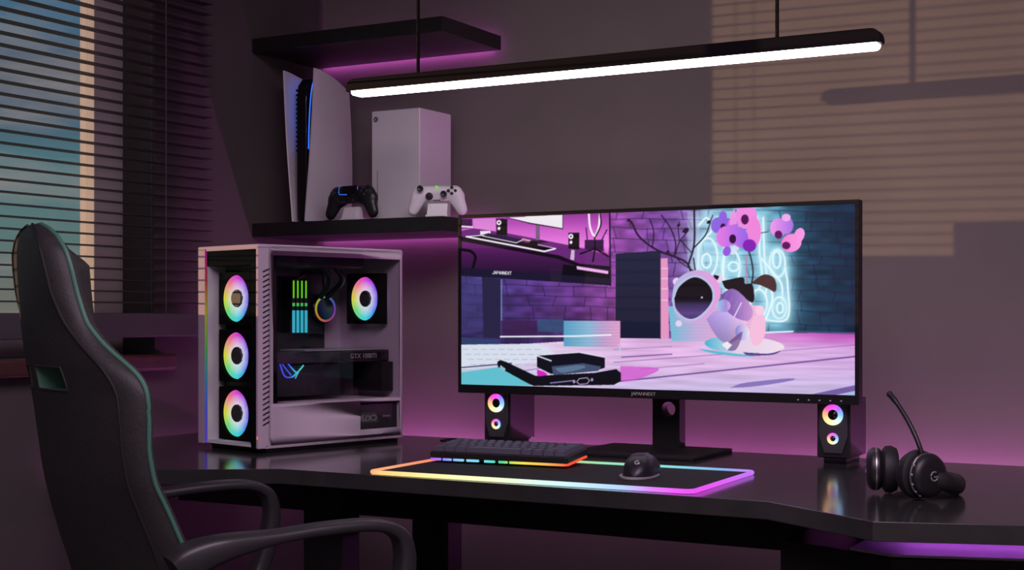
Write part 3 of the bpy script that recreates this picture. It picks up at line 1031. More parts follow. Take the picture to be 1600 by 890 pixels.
    poly(c([(545, 126), (1088, 98), (1088, 234), (760, 178)]), (238, 232, 240))
    poly(c([(820, 200), (862, 208), (862, 360), (820, 355)]), (120, 90, 130))
    poly(c([(770, 362), (880, 352), (950, 376), (850, 392)]), (40, 18, 50))
    for sx_, sy_, k_ in ((485, 220, 1.), (1205, 360, .95)):
        poly(c([(sx_ - 58, sy_ - 80), (sx_ + 52, sy_ - 80), (sx_ + 52, sy_ + 90), (sx_ - 58, sy_ + 80)]), (10, 6, 18))
        poly(ell(710 + (sx_ - 32) / 6.4, 320 + (sy_ - 42) / 6.4, 3.7, 4.1), (240, 230, 240))
        poly(ell(710 + (sx_ - 32) / 6.4, 320 + (sy_ - 42) / 6.4, 1.4, 1.6), (10, 6, 18))
        poly(ell(710 + (sx_ - 32) / 6.4, 320 + (sy_ + 17) / 6.4, 2.2, 2.6), (240, 230, 240))
    poly(c([(1178, 450), (1210, 460), (1205, 560), (1165, 550)]), (232, 214, 236), .8)
    poly(c([(190, 140), (420, 130), (420, 262), (200, 236)]), (232, 150, 226), .7)
    poly(c([(265, 262), (370, 262), (370, 300), (265, 300)]), (238, 220, 240))
    poly(c([(75, 140), (185, 140), (185, 235), (75, 235)]), (60, 20, 70))
    stroke(c([(75, 215), (185, 222)]), 3, (232, 220, 236))
    poly(c([(130, 318), (330, 304), (1000, 436), (905, 465)]), (6, 3, 12))
    stroke(c([(125, 318), (905, 468), (1015, 440)]), 2.6, (244, 240, 246), 1)
    stroke(c([(125, 318), (330, 302)]), 1.4, (244, 240, 246), 1)
    stroke(c([(800, 392), (1012, 436)]), 1.2, (230, 190, 236), 1)
    poly(c([(285, 300), (350, 284), (690, 345), (625, 380)]), (38, 24, 66))
    stroke(c([(288, 312), (625, 382), (690, 350)]), 1.4, (240, 232, 244), .95)
    stroke(c([(690, 345), (760, 360)]), 3, (214, 176, 160), .9)
    poly(ell(710 + 798 / 6.4, 320 + 388 / 6.4, 7, 4, 12), (8, 5, 14))
    stroke(c([(80, 450), (170, 468), (215, 520), (205, 580), (190, 635)]), 5, (10, 5, 16), 1, True)
    poly(c([(1310, 352), (1500, 352), (1500, 470), (1310, 450)]), (52, 20, 66))
    stroke(c([(1335, 350), (1322, 230)]), 2, (70, 24, 84))
    stroke(c([(1480, 350), (1530, 250)]), 2, (60, 20, 74))
    stroke(c([(1350, 85), (1362, 220), (1405, 310), (1448, 220), (1460, 85)]), 3.0, (248, 238, 250), 1, True)
    stroke(c([(1462, 85), (1470, 200), (1420, 315)]), 2.2, (20, 8, 28), 1, True)
    for p_ in ([(1408, 330), (1414, 440)], [(1412, 440), (1265, 492)], [(1412, 440), (1545, 520)], [(1412, 440), (1390, 570)]):
        stroke(c(p_), 2.6, (10, 5, 16))
    poly(c([(1505, 300), (1545, 300), (1545, 500), (1510, 470)]), (236, 130, 226), .7)
    poly([(721, 419), (955, 436), (955, 447), (721, 432)], (24, 20, 46))
    poly([(721, 337), (722, 337), (722, 432), (721, 432)], (16, 10, 26))
    stroke([(953.5, 331), (954.5, 447)], 2.4, (22, 14, 36))
    # brand lettering drawn with straight strokes
    G = {'J': [[(1, 0), (1, 1.6), (.6, 2), (.2, 2), (0, 1.6)]], 'A': [[(0, 2), (.5, 0), (1, 2)], [(.2, 1.3), (.8, 1.3)]], 'P': [[(0, 2), (0, 0), (.8, 0), (1, .5), (.8, 1), (0, 1)]], 'N': [[(0, 2), (0, 0), (1, 2), (1, 0)]],
         'E': [[(1, 0), (0, 0), (0, 2), (1, 2)], [(0, 1), (.8, 1)]], 'X': [[(0, 0), (1, 2)], [(1, 0), (0, 2)]], 'T': [[(0, 0), (1, 0)], [(.5, 0), (.5, 2)]]}
    for i, ch in enumerate('JAPANNEXT'):
        for st in G[ch]:
            stroke([(770.5 + i * 3.35 + a_ * 2.5, 424.2 + i * .16 + b_ * 2.2) for a_, b_ in st], .95, (235, 235, 245), 1)
    img_ = img.reshape(H_, SS, W_, SS, 3).mean((1, 3))
    return np.clip(img_, 0, 255)


SW, SH = 620, 292
pic = draw_screen(SW, SH) / 255.
pic = np.where(pic <= .04045, pic / 12.92, ((pic + .055) / 1.055) ** 2.4)
me = bpy.data.meshes.new('screen')
gx = np.linspace(IX0, IX1, SW)
gz = np.linspace(IZ1, IZ0, SH)
XX, ZZ = np.meshgrid(gx, gz)
co = np.stack([XX, np.full_like(XX, yf + .0012), ZZ], -1).reshape(-1, 3).astype(np.float32)
idx = np.arange(SW * SH).reshape(SH, SW)
quads = np.stack([idx[1:, :-1], idx[1:, 1:], idx[:-1, 1:], idx[:-1, :-1]], -1).reshape(-1, 4)
me.vertices.add(len(co))
me.vertices.foreach_set('co', co.ravel())
me.loops.add(quads.size)
me.loops.foreach_set('vertex_index', quads.ravel().astype(np.int32))
me.polygons.add(len(quads))
me.polygons.foreach_set('loop_start', np.arange(0, quads.size, 4, dtype=np.int32))
me.update(calc_edges=True)
at = me.color_attributes.new('picture', 'FLOAT_COLOR', 'POINT')
at.data.foreach_set('color', np.c_[pic.reshape(-1, 3), np.ones(SW * SH)].astype(np.float32).ravel())
sm = bpy.data.materials.new('screen_picture')
sm.use_nodes = True
nt = sm.node_tree
bs = nt.nodes['Principled BSDF']
bs.inputs['Base Color'].default_value = (.01, .01, .01, 1)
bs.inputs['Roughness'].default_value = .5
bs.inputs['Specular IOR Level'].default_value = .08
an = nt.nodes.new('ShaderNodeAttribute')
an.attribute_name = 'picture'
nt.links.new(an.outputs['Color'], bs.inputs['Emission Color'])
bs.inputs['Emission Strength'].default_value = 1.0
me.materials.append(sm)
so = bpy.data.objects.new('screen', me)
C.objects.link(so)
so.parent = mo


# ------------------------------------------------------------------ speakers
def speaker(xc, label):
    t = thing('desktop_speaker', label, 'speaker', (xc, 2.945, DZ1), 0, 'desktop speakers under the monitor')
    MB().box(-.0355, .0355, -.06, .06, .012, .1335, .003).build('cabinet', BLK, t)
    MB().prism([(-.024, .0), (.024, 0), (.024, .1), (-.024, .1)], 0, .012, .002, M=TR((0, -.05, 0))).build('base', BLKG, t)
    pan = [(-.0295, .128), (-.030, .058), (-.019, .022), (.019, .022), (.030, .058), (.0295, .128)]
    MB().prism(pan, 0, .006, .0015, M=TR((0, -.0595, 0), R(90))).build('front_panel', GREY, t)
    for zz, r1, nm in ((.1015, .0215, 'woofer'), (.0525, .0118, 'tweeter')):
        MB().lathe([(r1 * .5, 0), (r1, 0), (r1, .0022), (r1 * .88, .003), (r1 * .62, .003), (r1 * .5, .0015), (r1 * .5, 0)], 36, cap=False).build(nm + '_light_ring', RINGS, t, (0, -.0655, zz), (R(90), 0, 0))
        MB().lathe([(r1 * .5, 0), (r1 * .35, .0008), (r1 * .2, .0024), (0, .0028)], 28).build(nm + '_cone', BLKG, t, (0, -.0655, zz), (R(90), 0, 0))
    return t


speaker(-1.645, 'black speaker with rainbow rings, under the monitor behind the keyboard')
speaker(-.8445, 'black speaker with rainbow rings, under the monitor next to the headset')

# ------------------------------------------------------------------ mouse pad, keyboard, mouse
pad = thing('mouse_pad', 'black mouse pad with glowing rainbow edge', 'mouse pad', (-1.248, 2.440, DZ1 + .0004), R(1.6))
po = rrect(-.330, .330, -.172, .172, .016, 8)
MB().prism(po, .0, .004, .0008).build('mat', mat('black_cloth', (.006, .006, .007), .9, bump=.1, scale=400), pad)
MB().tube([(x, y, .0042) for x, y in po], .0042, 10, closed=True).build('light_edge', axis_mat('pad_rgb', 'X', -.335, .335, [
    (0, (255, 150, 120)), (.05, (255, 200, 125)), (.2, (255, 235, 155)), (.45, (230, 250, 205)), (.6, (205, 245, 240)), (.8, (175, 205, 255)), (.88, (215, 130, 255)), (.95, (235, 90, 245)), (1, (225, 80, 235))], 1.15,
    back=[(0, (240, 120, 100)), (.2, (230, 130, 90)), (.5, (150, 220, 160)), (.7, (130, 220, 215)), (.9, (130, 170, 225)), (1, (190, 110, 235))]), pad)

KZ = DZ1 + .0052
kb = thing('keyboard', 'black compact keyboard with rainbow glow under its front edge', 'keyboard', (-1.418, 2.535, KZ), R(4.5))
tilt = Matrix.Translation((0, 0, .0045)) @ Matrix.Rotation(R(4.5), 4, 'X')
KW, KD = .153, .058
kc = MB()
kc.prism(rrect(-KW, KW, -KD, KD, .006), .009, .022, .002, M=tilt)
kc.prism(rrect(-KW + .004, KW - .004, -KD + .004, KD - .004, .006), .006, .009, M=tilt)
kc.box(-KW + .02, -KW + .05, .018, .03, .0004, .012).box(KW - .05, KW - .02, .018, .03, .0004, .012).box(-KW + .02, -KW + .05, -.045, -.035, .0004, .008).box(KW - .05, KW - .02, -.045, -.035, .0004, .008)
kc.build('keyboard_case', BLK, kb)
kk = MB()
rows = [[1] * 13 + [2], [1.5] + [1] * 12 + [1.5], [1.75] + [1] * 11 + [2.25], [2.25] + [1] * 10 + [2.75], [1.25, 1.25, 1.25, 6.25, 1.25, 1.25, 1.25, 1.25]]
U = (2 * KW - .012) / 15
for r_, row in enumerate(rows):
    x = -KW + .006
    for wdt in row:
        yc = KD - .014 - r_ * .0212
        xa, xb = x + .0012, x + wdt * U - .0012
        i = .0026
        z0_, z1_ = .0225, .0335 - .0006 * abs(r_ - 2.5)
        pts0 = [(xa, yc - .0095, z0_), (xb, yc - .0095, z0_), (xb, yc + .0095, z0_), (xa, yc + .0095, z0_)]
        pts1 = [(xa + i, yc - .0068, z1_), (xb - i, yc - .0068, z1_), (xb - i, yc + .0078, z1_), (xa + i, yc + .0078, z1_)]
        kk.grid([pts0, pts1], close_u=True, caps=True, M=tilt)
        x += wdt * U
kk.build('keycaps', mat('keycap_slate', (.085, .082, .115), .5), kb)
ke = MB()
xs_ = [-.150, -.128, -.122, -.104, -.098, -.076, -.068, -.042, -.028, -.006, .004, .022, .028, .149]
for k in range(0, len(xs_), 2):
    ke.box(xs_[k], xs_[k + 1], -KD - .0012, -KD + .006, .0048, .0095, M=tilt)
ke.box(KW - .006, KW + .0012, -KD + .002, KD - .012, .0048, .0085, M=tilt)
ke.build('underglow', axis_mat('key_rgb', 'X', -.153, .153, [(0, (190, 80, 235)), (.12, (150, 150, 250)), (.25, (150, 215, 250)), (.42, (110, 225, 235)), (.54, (80, 220, 150)), (.6, (190, 230, 90)), (.7, (255, 225, 90)), (.85, (255, 190, 90)), (.97, (255, 120, 80)), (1, (255, 80, 60))], 1.0), kb)

ms = thing('computer_mouse', 'small black computer mouse standing on the pad', 'mouse', (-1.083, 2.448, KZ - .0004), R(8))


def dome(L_, W_, H_, z0_, ny=18, nx=18, peak=.42):
    rows_ = []
    for i in range(ny + 1):
        t_ = -1 + 2 * i / ny
        t_ = math.sin(t_ * PI / 2)
        wd = W_ * (1 - abs(t_) ** 2.6) ** .5 * (1 - .06 * math.cos(t_ * PI))
        s_ = (t_ + 1) / 2
        hgt = H_ * (max(0, (1 - abs(t_) ** 2.4)) ** .55) * (1.08 - .55 * abs(s_ - peak) ** 1.4)
        row = []
        for k in range(nx + 1):
            a_ = PI * k / nx
            cx_ = math.copysign(abs(math.cos(a_)) ** .75, math.cos(a_))
            row.append((wd * cx_, L_ * t_, z0_ + hgt * abs(math.sin(a_)) ** .75))
        rows_.append(row)
    return rows_


mb = MB().grid(dome(.060, .031, .038, .004))
mb.grid([[(p[0] * .985, p[1], .0042) for p in r_] for r_ in dome(.060, .031, .0001, 0)])
mb.build('mouse_body', mat('mouse_black', (.014, .013, .017), .38), ms)
sk = MB()
sk.prism([(-.003 + .0355 * math.cos(2 * PI * i / 40), -.0055 + .0615 * math.sin(2 * PI * i / 40)) for i in range(40)], 0, .0045, .001)
sk.build('mouse_skirt', mat('mouse_skirt_grey', (.30, .30, .31), .5), ms)
MB().lathe([(0, -.0035), (.0085, -.0035), (.0095, 0), (.0085, .0035), (0, .0035)], 20).build('scroll_wheel', GREY, ms, (0, .034, .033), (0, R(90), 0))
lg = MB()
lg.tube([(.0045 * math.cos(R(a_)), .0045 * math.sin(R(a_)), 0) for a_ in range(60, 331, 18)], .0009, 6).tube([(0, -.0006, 0), (.0045, -.0006, 0), (.0045, -.0040, 0)], .0009, 6)
lg.build('logo', SILV, ms, (.004, -.0455, .0305), (R(38), 0, 0))

# ------------------------------------------------------------------ headset
HM = mat('headset_black', (.013, .013, .014), .42)
HC = mat('cushion_black', (.012, .012, .013), .6, bump=.1, scale=200)
hs = thing('headset', 'black headset with raised microphone boom lying on the desk', 'headset', (-.57, 2.45, DZ1))
hs0 = Vector((-.57, 2.45, DZ1))


def cup(loc, rz, first):
    """ear cup; local +X is its outer side"""
    M_ = TR((0, 0, 0), 0, R(90))
    t = MB().lathe([(0, .010), (.030, .010), (.036, .016), (.037, .026), (.033, .033), (.025, .0365), (0, .038)], 36, M=M_).build('ear_cup', HM, hs, loc, (0, 0, rz))
    MB().lathe([(.017, -.012), (.026, -.017), (.036, -.014), (.041, -.004), (.040, .006), (.034, .0105), (.017, .0105), (.014, -.004)], 36, M=M_).build('ear_cushion', HC, t)
    MB().lathe([(.0362, .0185), (.0376, .0195), (.0376, .0215), (.0362, .0225)], 36, M=M_, cap=False).build('ear_cup_trim', mat('trim_silver', (.35, .35, .36), .3, .8), t)
    lg_ = MB()
    lg_.tube([(0, .0075 * math.cos(R(a_)), .0075 * math.sin(R(a_))) for a_ in range(60, 331, 18)], .0011, 6).tube([(0, -.0004, -.001), (0, .0075, -.001), (0, .0075, -.006)], .0011, 6)
    lg_.build('logo', LOGOG, t, (.0378, .0, .0))
    bt_ = MB()
    for a_ in (150, 175, 200, 222, 240):
        bt_.ball((.0235, .0366 * math.cos(R(a_)), .0366 * math.sin(R(a_))), (.003, .0016, .0026), u=10, v=6)
    bt_.build('ear_cup_buttons', LOGOG, t)
    return t


HD = Vector((-.021, -.0115, 0))
ca = Vector((-.624, 2.461, .0415))
cb = Vector((-.540, 2.418, .0415)) + HD
lo = lambda v: (v[0] - hs0.x, v[1] - hs0.y, v[2])
cup(lo(ca), R(196), True)
cB = cup(lo(cb), R(-33), False)
band = smooth_path([(-.520, 2.408, .040), (-.497, 2.425, .030), (-.489, 2.470, .020), (-.500, 2.530, .018), (-.545, 2.572, .018), (-.600, 2.566, .022), (-.622, 2.522, .032), (-.622, 2.480, .040)], 6)
MB().tube([lo(Vector(p) + HD) for p in band], [.008] + [.0125] * (len(band) - 2) + [.008], 14, up=(0, 0, 1), flat=1.25).build('headband', HC, hs)
boom = smooth_path([(-.527, 2.402, .060), (-.533, 2.402, .088), (-.552, 2.412, .125), (-.577, 2.428, .158), (-.592, 2.437, .173)], 6)
MB().tube([lo(Vector(p) + HD) for p in boom], [.0040] * (len(boom) - 6) + [.0048] * 6, 12).build('microphone_boom', HM, hs)
MB().ball(lo(Vector(boom[-1]) + HD), (.0055, .0055, .0055), u=14, v=10).build('microphone_tip', HC, hs)

# ------------------------------------------------------------------ white tall console
gc = thing('game_console', 'tall white console with curved side fins and blue glow, on the lower shelf', 'game console', (-2.452, 3.275, SHZ), R(3))
GH = .434


def fin(sg):
    mb_ = MB()
    ns, nt_ = 14, 24
    outer_, inner_ = [], []
    for j in range(nt_ + 1):
        t_ = j / nt_
        ro, ri = [], []
        for i in range(ns + 1):
            s_ = i / ns
            flare = .0205 + .030 * t_ ** 1.3
            half = flare * (1 - s_) + (.030 + .006 * t_) * s_ + .006 * math.sin(PI * s_) + .006 * math.sin(PI * t_)
            yy_ = -.105 + (.200 + .022 * (1 - t_)) * s_
            top = GH - .006 - .040 * s_ ** 1.5
            zz_ = .004 + (top - .004) * t_ + .012 * (1 - t_) * s_ ** 3
            ro.append((sg * (half + .0025), yy_, zz_))
            ri.append((sg * (half - .0020), yy_ + .001, zz_ - .0005))
        outer_.append(ro)
        inner_.append(ri)
    mb_.grid(outer_)
    mb_.grid(inner_)
    for a_, b_ in ((0, 0), (-1, -1)):
        mb_.grid([outer_[a_], inner_[b_]])
    for k in (0, -1):
        mb_.grid([[r_[k] for r_ in outer_], [r_[k] for r_ in inner_]])
    bmesh.ops.remove_doubles(mb_.bm, verts=mb_.bm.verts, dist=1e-5)
    bmesh.ops.recalc_face_normals(mb_.bm, faces=mb_.bm.faces)
    return mb_


for sg in (-1, 1):
    fin(sg).build('side_fin', WHITEP, gc)
cr = MB()
core = [(-.090, .012), (-.092, .34), (-.086, .385), (-.066, .405), (.06, .400), (.092, .37), (.095, .02)]
cr.prism(core, -.017, .017, .004, 3, M=Matrix(((0, 0, 1, 0), (1, 0, 0, 0), (0, 1, 0, 0), (0, 0, 0, 1))))
for k in range(14):
    cr.box(-.0205, .0205, -.09, .05, .20 + k * .013, .206 + k * .013, .001)
cr.build('core', BLKG, gc)
for sg in (-1, 1):
    pts = smooth_path([(sg * .0255, -.094, .205), (sg * .0285, -.095, .28), (sg * .033, -.094, .35), (sg * .036, -.086, .392), (sg * .034, -.06, .408)], 5)
    if sg < 0:
        pts = [(p[0] + .008, p[1] + .03, p[2]) for p in pts]
    MB().tube(pts, .0015, 8).build('light_strip', emis('console_blue', lin((50, 110, 255)), 1.6 if sg > 0 else 4.0), gc)
MB().lathe([(.0, 0), (.045, 0), (.045, .008), (.03, .014), (0, .014)], 32).build('stand_base', BLK, gc)

# ------------------------------------------------------------------ white box console
xb = thing('game_console', 'white box-shaped console standing behind the controllers', 'game console', (-2.165, 3.315, SHZ), R(-1))
MB().box(-.080, .080, -.079, .079, .004, .304, .003, 3).build('console_body', WHITEP, xb)
MB().lathe([(.0, 0), (.06, 0), (.06, .004), (0, .004)], 32).build('stand_base', BLK, xb)
MB().lathe([(.066, .0), (.066, .0006), (.03, -.002), (0, -.003)], 40).build('top_vent', BLK, xb, (0, 0, .3042))
pb = MB().lathe([(0, .0012), (.006, .001), (.0075, 0)], 28).build('power_button', GREY, xb, (-.066, -.0791, .281), (R(90), 0, 0))
MB().tube([(-.0045, .004, .0014), (0, -.0005, .0016), (.0045, .004, .0014)], .0007, 6).tube([(-.004, -.0045, .0014), (0, .0005, .0016), (.004, -.0045, .0014)], .0007, 6).build('logo', WHITEP, pb)
MB().box(.058, .064, -.0795, -.0785, .018, .030).build('usb_port', LOGOG, xb)
MB().box(-.062, -.058, -.0795, -.0785, .03, .14, .0003).build('disc_slot', mat('slot_shade_grey', (.45, .45, .46), .5), xb)


# ------------------------------------------------------------------ controllers and their stands
def pad_body(m, parent, grips, bridge, flat=.62):
    mb_ = MB()

    def cap(a_, b_, ra, rb):
        n_ = 9
        for i in range(n_ + 1):
            t_ = i / n_
            mb_.ball([a_[k] + (b_[k] - a_[k]) * t_ for k in range(3)], [(ra + (rb - ra) * t_), (ra + (rb - ra) * t_) * flat, (ra + (rb - ra) * t_)], u=14, v=9)
    for args in bridge:
        cap(*args)
    for sg in (-1, 1):
        for (a_, b_, ra, rb) in grips:
            cap((sg * a_[0], a_[1], a_[2]), (sg * b_[0], b_[1], b_[2]), ra, rb)
    o_ = mb_.build('controller_body', m, parent)
    o_.modifiers.clear()
    rm = o_.modifiers.new('merge', 'REMESH')
    rm.mode = 'VOXEL'
    rm.voxel_size = .0022
    rm.use_smooth_shade = True
    sm_ = o_.modifiers.new('soften', 'SMOOTH')
    sm_.factor = .6
    sm_.iterations = 12
    return o_


def stick(parent, x, z_, m, r_=.0085, y=-.012):
    MB().lathe([(r_ * .6, 0), (r_ * .6, .008), (r_, .010), (r_, .013), (r_ * .8, .0135), (r_ * .6, .0122), (0, .012)], 24).build('thumbstick', m, parent, (x, y, z_), (R(90), 0, 0))


def stand(loc, rz, label, w=.030):
    t = thing('controller_stand', label, 'stand', loc, rz, 'white controller stands on the lower shelf')
    MB().box(-w, w, -.026, .026, 0, .006, .002).build('base', WHITEP, t)
    MB().prism([(-.022, .006), (.010, .006), (.004, .036), (-.010, .036)], -w * .9, w * .9, .002, M=Matrix(((0, 0, 1, 0), (1, 0, 0, 0), (0, 1, 0, 0), (0, 0, 0, 1)))).build('cradle', WHITEP, t)
    return t


BUTT = mat('controller_button_black', (.012, .012, .014), .35)
# white controller
wrz = R(20)
wc = (-1.995, 3.184)
stand((wc[0], wc[1], SHZ), wrz, 'white stand holding the white controller')
wt = thing('game_controller', 'white game controller with black sticks, at the shelf end', 'game controller', (wc[0], wc[1] - .004, SHZ + .002), wrz)
pad_body(WHITEP, wt, [((.046, 0, .059), (.0655, 0, .018), .0235, .0155), ((.038, 0, .057), (.052, 0, .052), .018, .022)], [((-.045, 0, .063), (.045, 0, .063), .0185, .0185), ((-.03, 0, .054), (.03, 0, .054), .0165, .0165)], .6)
stick(wt, -.042, .073, BUTT)
stick(wt, .021, .058, BUTT)
MB().lathe([(.010, 0), (.010, .003), (.007, .004), (0, .002)], 24).box(-.0024, .0024, -.0085, .0085, .002, .0055, .0006).box(-.0085, .0085, -.0024, .0024, .002, .0055, .0006).build('direction_pad', BUTT, wt, (-.020, -.0105, .053), (R(90), 0, 0))
for dx, dz in ((0, .0085), (0, -.0075), (.0095, 0), (-.0095, 0)):
    MB().lathe([(.0042, 0), (.0042, .002), (.0034, .003), (0, .0034)], 18).build('face_button', BUTT, wt, (.041 + dx, -.0125, .067 + dz), (R(90), 0, 0))
MB().lathe([(.0048, 0), (.0048, .0015), (0, .0025)], 20).build('guide_button', emis('guide_green', lin((150, 215, 110)), .8), wt, (-.001, -.0095, .0765), (R(90), 0, 0))
MB().box(-.010, -.004, -.0016, 0, -.0012, .0012).box(-.003, .003, -.0016, 0, -.0012, .0012).box(.004, .010, -.0016, 0, -.0012, .0012).build('small_buttons', BUTT, wt, (.0, -.0105, .042))
# black controller
brz = R(-6)
bc = (-2.262, 3.176)
stand((bc[0], bc[1], SHZ), brz, 'white stand holding the black controller')
kt = thing('game_controller', 'black game controller with a blue light, in front of the consoles', 'game controller', (bc[0], bc[1] - .006, SHZ + .002), brz)
kt.scale = (1.1, 1.1, 1.1)
BC = mat('controller_black', (.013, .013, .014), .38)
pad_body(BC, kt, [((.048, 0, .060), (.069, -.004, .0175), .0245, .0165), ((.03, 0, .055), (.056, 0, .05), .02, .024)], [((-.05, 0, .066), (.05, 0, .066), .0185, .0185), ((-.03, 0, .056), (.03, 0, .056), .017, .017)], .68)
MB().box(-.026, .026, -.002, .004, -.012, .013, .003).build('touch_pad', BLKG, kt, (0, -.0135, .071), (R(-12), 0, 0))
CB = emis('controller_blue', lin((60, 130, 255)), .7)
MB().tube([(-.030, -.0165, .083), (-.031, -.0172, .066), (-.028, -.0172, .062), (-.004, -.0172, .061)], .0011, 8).build('light_strip', CB, kt)
MB().tube([(.030, -.0165, .08), (.031, -.0172, .072)], .0009, 8).build('light_strip', CB, kt)
stick(kt, -.024, .047, BUTT, .0078, -.008)
stick(kt, .024, .047, BUTT, .0078, -.008)
for dx, dz in ((0, .008), (0, -.008), (.008, 0), (-.008, 0)):
    MB().lathe([(.0036, 0), (.0036, .002), (0, .0026)], 16).build('face_button', GREY, kt, (.051 + dx, -.0155, .068 + dz), (R(90), 0, 0))
MB().box(-.0022, .0022, -.003, 0, -.008, .008, .0006).box(-.008, .008, -.003, 0, -.0022, .0022, .0006).build('direction_pad', GREY, kt, (-.051, -.0145, .068))

# ------------------------------------------------------------------ gaming chair
ch = thing('gaming_chair', 'black leather gaming chair with green piping facing the desk', 'chair', (-1.60, 1.86, 0), R(-31))
#        z     half seam  y seam  half edge y edge  y back centre
prof = [(.47, .205, -.150, .225, -.090, -.205), (.56, .215, -.158, .236, -.105, -.222), (.64, .228, -.163, .250, -.120, -.243), (.69, .235, -.177, .257, -.137, -.259), (.755, .240, -.204, .260, -.165, -.276), (.80, .244, -.222, .265, -.188, -.284), (.85, .248, -.231, .270, -.198, -.290),
        (.90, .250, -.235, .275, -.199, -.297), (.935, .248, -.238, .275, -.201, -.303), (.957, .240, -.248, .265, -.208, -.307), (.978, .222, -.260, .235, -.224, -.311), (1.0, .190, -.274, .202, -.243, -.315), (1.035, .152, -.292, .171, -.264, -.319), (1.083, .132, -.308, .151, -.274, -.322),
        (1.120, .122, -.314, .142, -.280, -.324), (1.148, .108, -.318, .128, -.286, -.324), (1.168, .088, -.318, .104, -.292, -.322), (1.182, .058, -.316, .070, -.297, -.318), (1.191, .02, -.312, .025, -.300, -.312)]
pz = np.array([p[0] for p in prof])
zz = np.concatenate([np.linspace(.47, .925, 34), np.linspace(.933, .969, 5), np.linspace(.978, 1.15, 22), np.linspace(1.155, 1.191, 14)])


def PV(k, z_):
    return float(np.interp(z_, pz, [p[k] for p in prof]))


def PVs(k, z_):                                     # softened profile
    return (PV(k, z_ - .012) + 2 * PV(k, z_) + PV(k, z_ + .012)) / 4 if .49 < z_ < 1.14 else PV(k, z_)


NB = 25                                             # back columns, odd
slot_rows = []
rings, seamL, seamR, edgeL, edgeR = [], [], [], [], []
ux = np.array([-1, -.96, -.9, -.82, -.74, -.64, -.55, -.45, -.35, -.26, -.16, -.08, 0, .08, .16, .26, .35, .45, .55, .64, .74, .82, .9, .96, 1.])
for z_ in zz:
    ws, ys_, we, ye, yc = [PVs(k, z_) for k in range(1, 6)]
    thick = .085 * min(1, max(.12, (1.197 - z_) / .07))
    ring = []
    for u in ux:                                    # back face, left to right
        ring.append((u * ws, yc + (ys_ - yc) * u * u, z_))
    bolster = []
    for t_ in (.25, .5, .75):                       # seam to piping, slightly padded
        bolster.append((ws + (we - ws) * t_ + .006 * math.sin(PI * t_), ys_ + (ye - ys_) * t_, z_))
    front = [(we, ye, z_), (we * .965, ye + .007 * thick / .085, z_), (we * .86, ye + .016 * thick / .085, z_), (we * .68, ye + .012 * thick / .085, z_)]
    mid = []
    for u in (.5, .35, .16, 0):
        mid.append((u * we, yc + thick + .006 * u, z_))
    right = bolster + front + mid
    left = [(-x, y, q_) for x, y, q_ in right[::-1]][1:]
    full = ring + right + left
    rings.append(full)
    seamR.append((ws, ys_ - .0005, z_)); seamL.append((-ws, ys_ - .0005, z_))
    edgeR.append((we + .001, ye, z_)); edgeL.append((-we - .001, ye, z_))
bmk = bmesh.new()
V = [[bmk.verts.new(p) for p in r_] for r_ in rings]
nr = len(V[0])
i0 = min(range(len(zz)), key=lambda i: abs(zz[i] - .933))
i1 = min(range(len(zz)), key=lambda i: abs(zz[i] - .969))
# slots: back columns whose |x| lies in a band get opened through to the front
fi = {}
slot_walls = []
nfront0 = NB + 3 + 4
for side in (-1, 1):
    cols = [k for k in range(NB - 1) if .12 <= side * (ux[k] + ux[k + 1]) / 2 <= .5]
    fi[side] = (min(cols), max(cols) + 1)
for j in range(len(V) - 1):
    for k in range(nr):
        k2 = (k + 1) % nr
        if i0 <= j < i1 and k < NB - 1 and any(a_ <= k < b_ for a_, b_ in fi.values()):
            continue
        bmk.faces.new((V[j][k], V[j][k2], V[j + 1][k2], V[j + 1][k]))
bmk.faces.new(V[0][::-1])
bmk.faces.new(V[-1])
bmesh.ops.recalc_face_normals(bmk, faces=bmk.faces)
bk = MB()
bk.bm.free()
bk.bm = bmk
back = bk.build('backrest', LEATHER, ch, angle=60)
for side in (-1, 1):
    a_, b_ = fi[side]
    loop = [rings[i0][k] for k in range(a_, b_ + 1)] + [rings[j][b_] for j in range(i0 + 1, i1)] + [rings[i1][k] for k in range(b_, a_ - 1, -1)] + [rings[j][a_] for j in range(i1 - 1, i0, -1)]
    inn = [(p[0], p[1] + .045, p[2]) for p in loop]
    w_ = MB()
    w_.grid([loop, inn], close_u=True)
    w_.build('slot_trim', mat('slot_green_plastic', (.08, .22, .14), .5), back)
    MB().tube([(p[0], p[1] - .0005, p[2]) for p in loop], .0012, 8, closed=True).build('slot_rim', LEATHER, back)
    MB().grid([[p for p in inn[:b_ - a_ + 1]], [(p[0], p[1], p[2] + .036) for p in inn[:b_ - a_ + 1]]]).build('slot_lining', mat('slot_lining_grey', (.45, .42, .47), .6), back)
MB().tube(edgeR + edgeL[::-1], .0034, 8).build('edge_piping', GREENP, back)
ins_ = mat('seam_black', (.006, .006, .006), .7)
MB().tube(seamR, .0024, 8).tube(seamL, .0024, 8).build('back_seam', ins_, back)
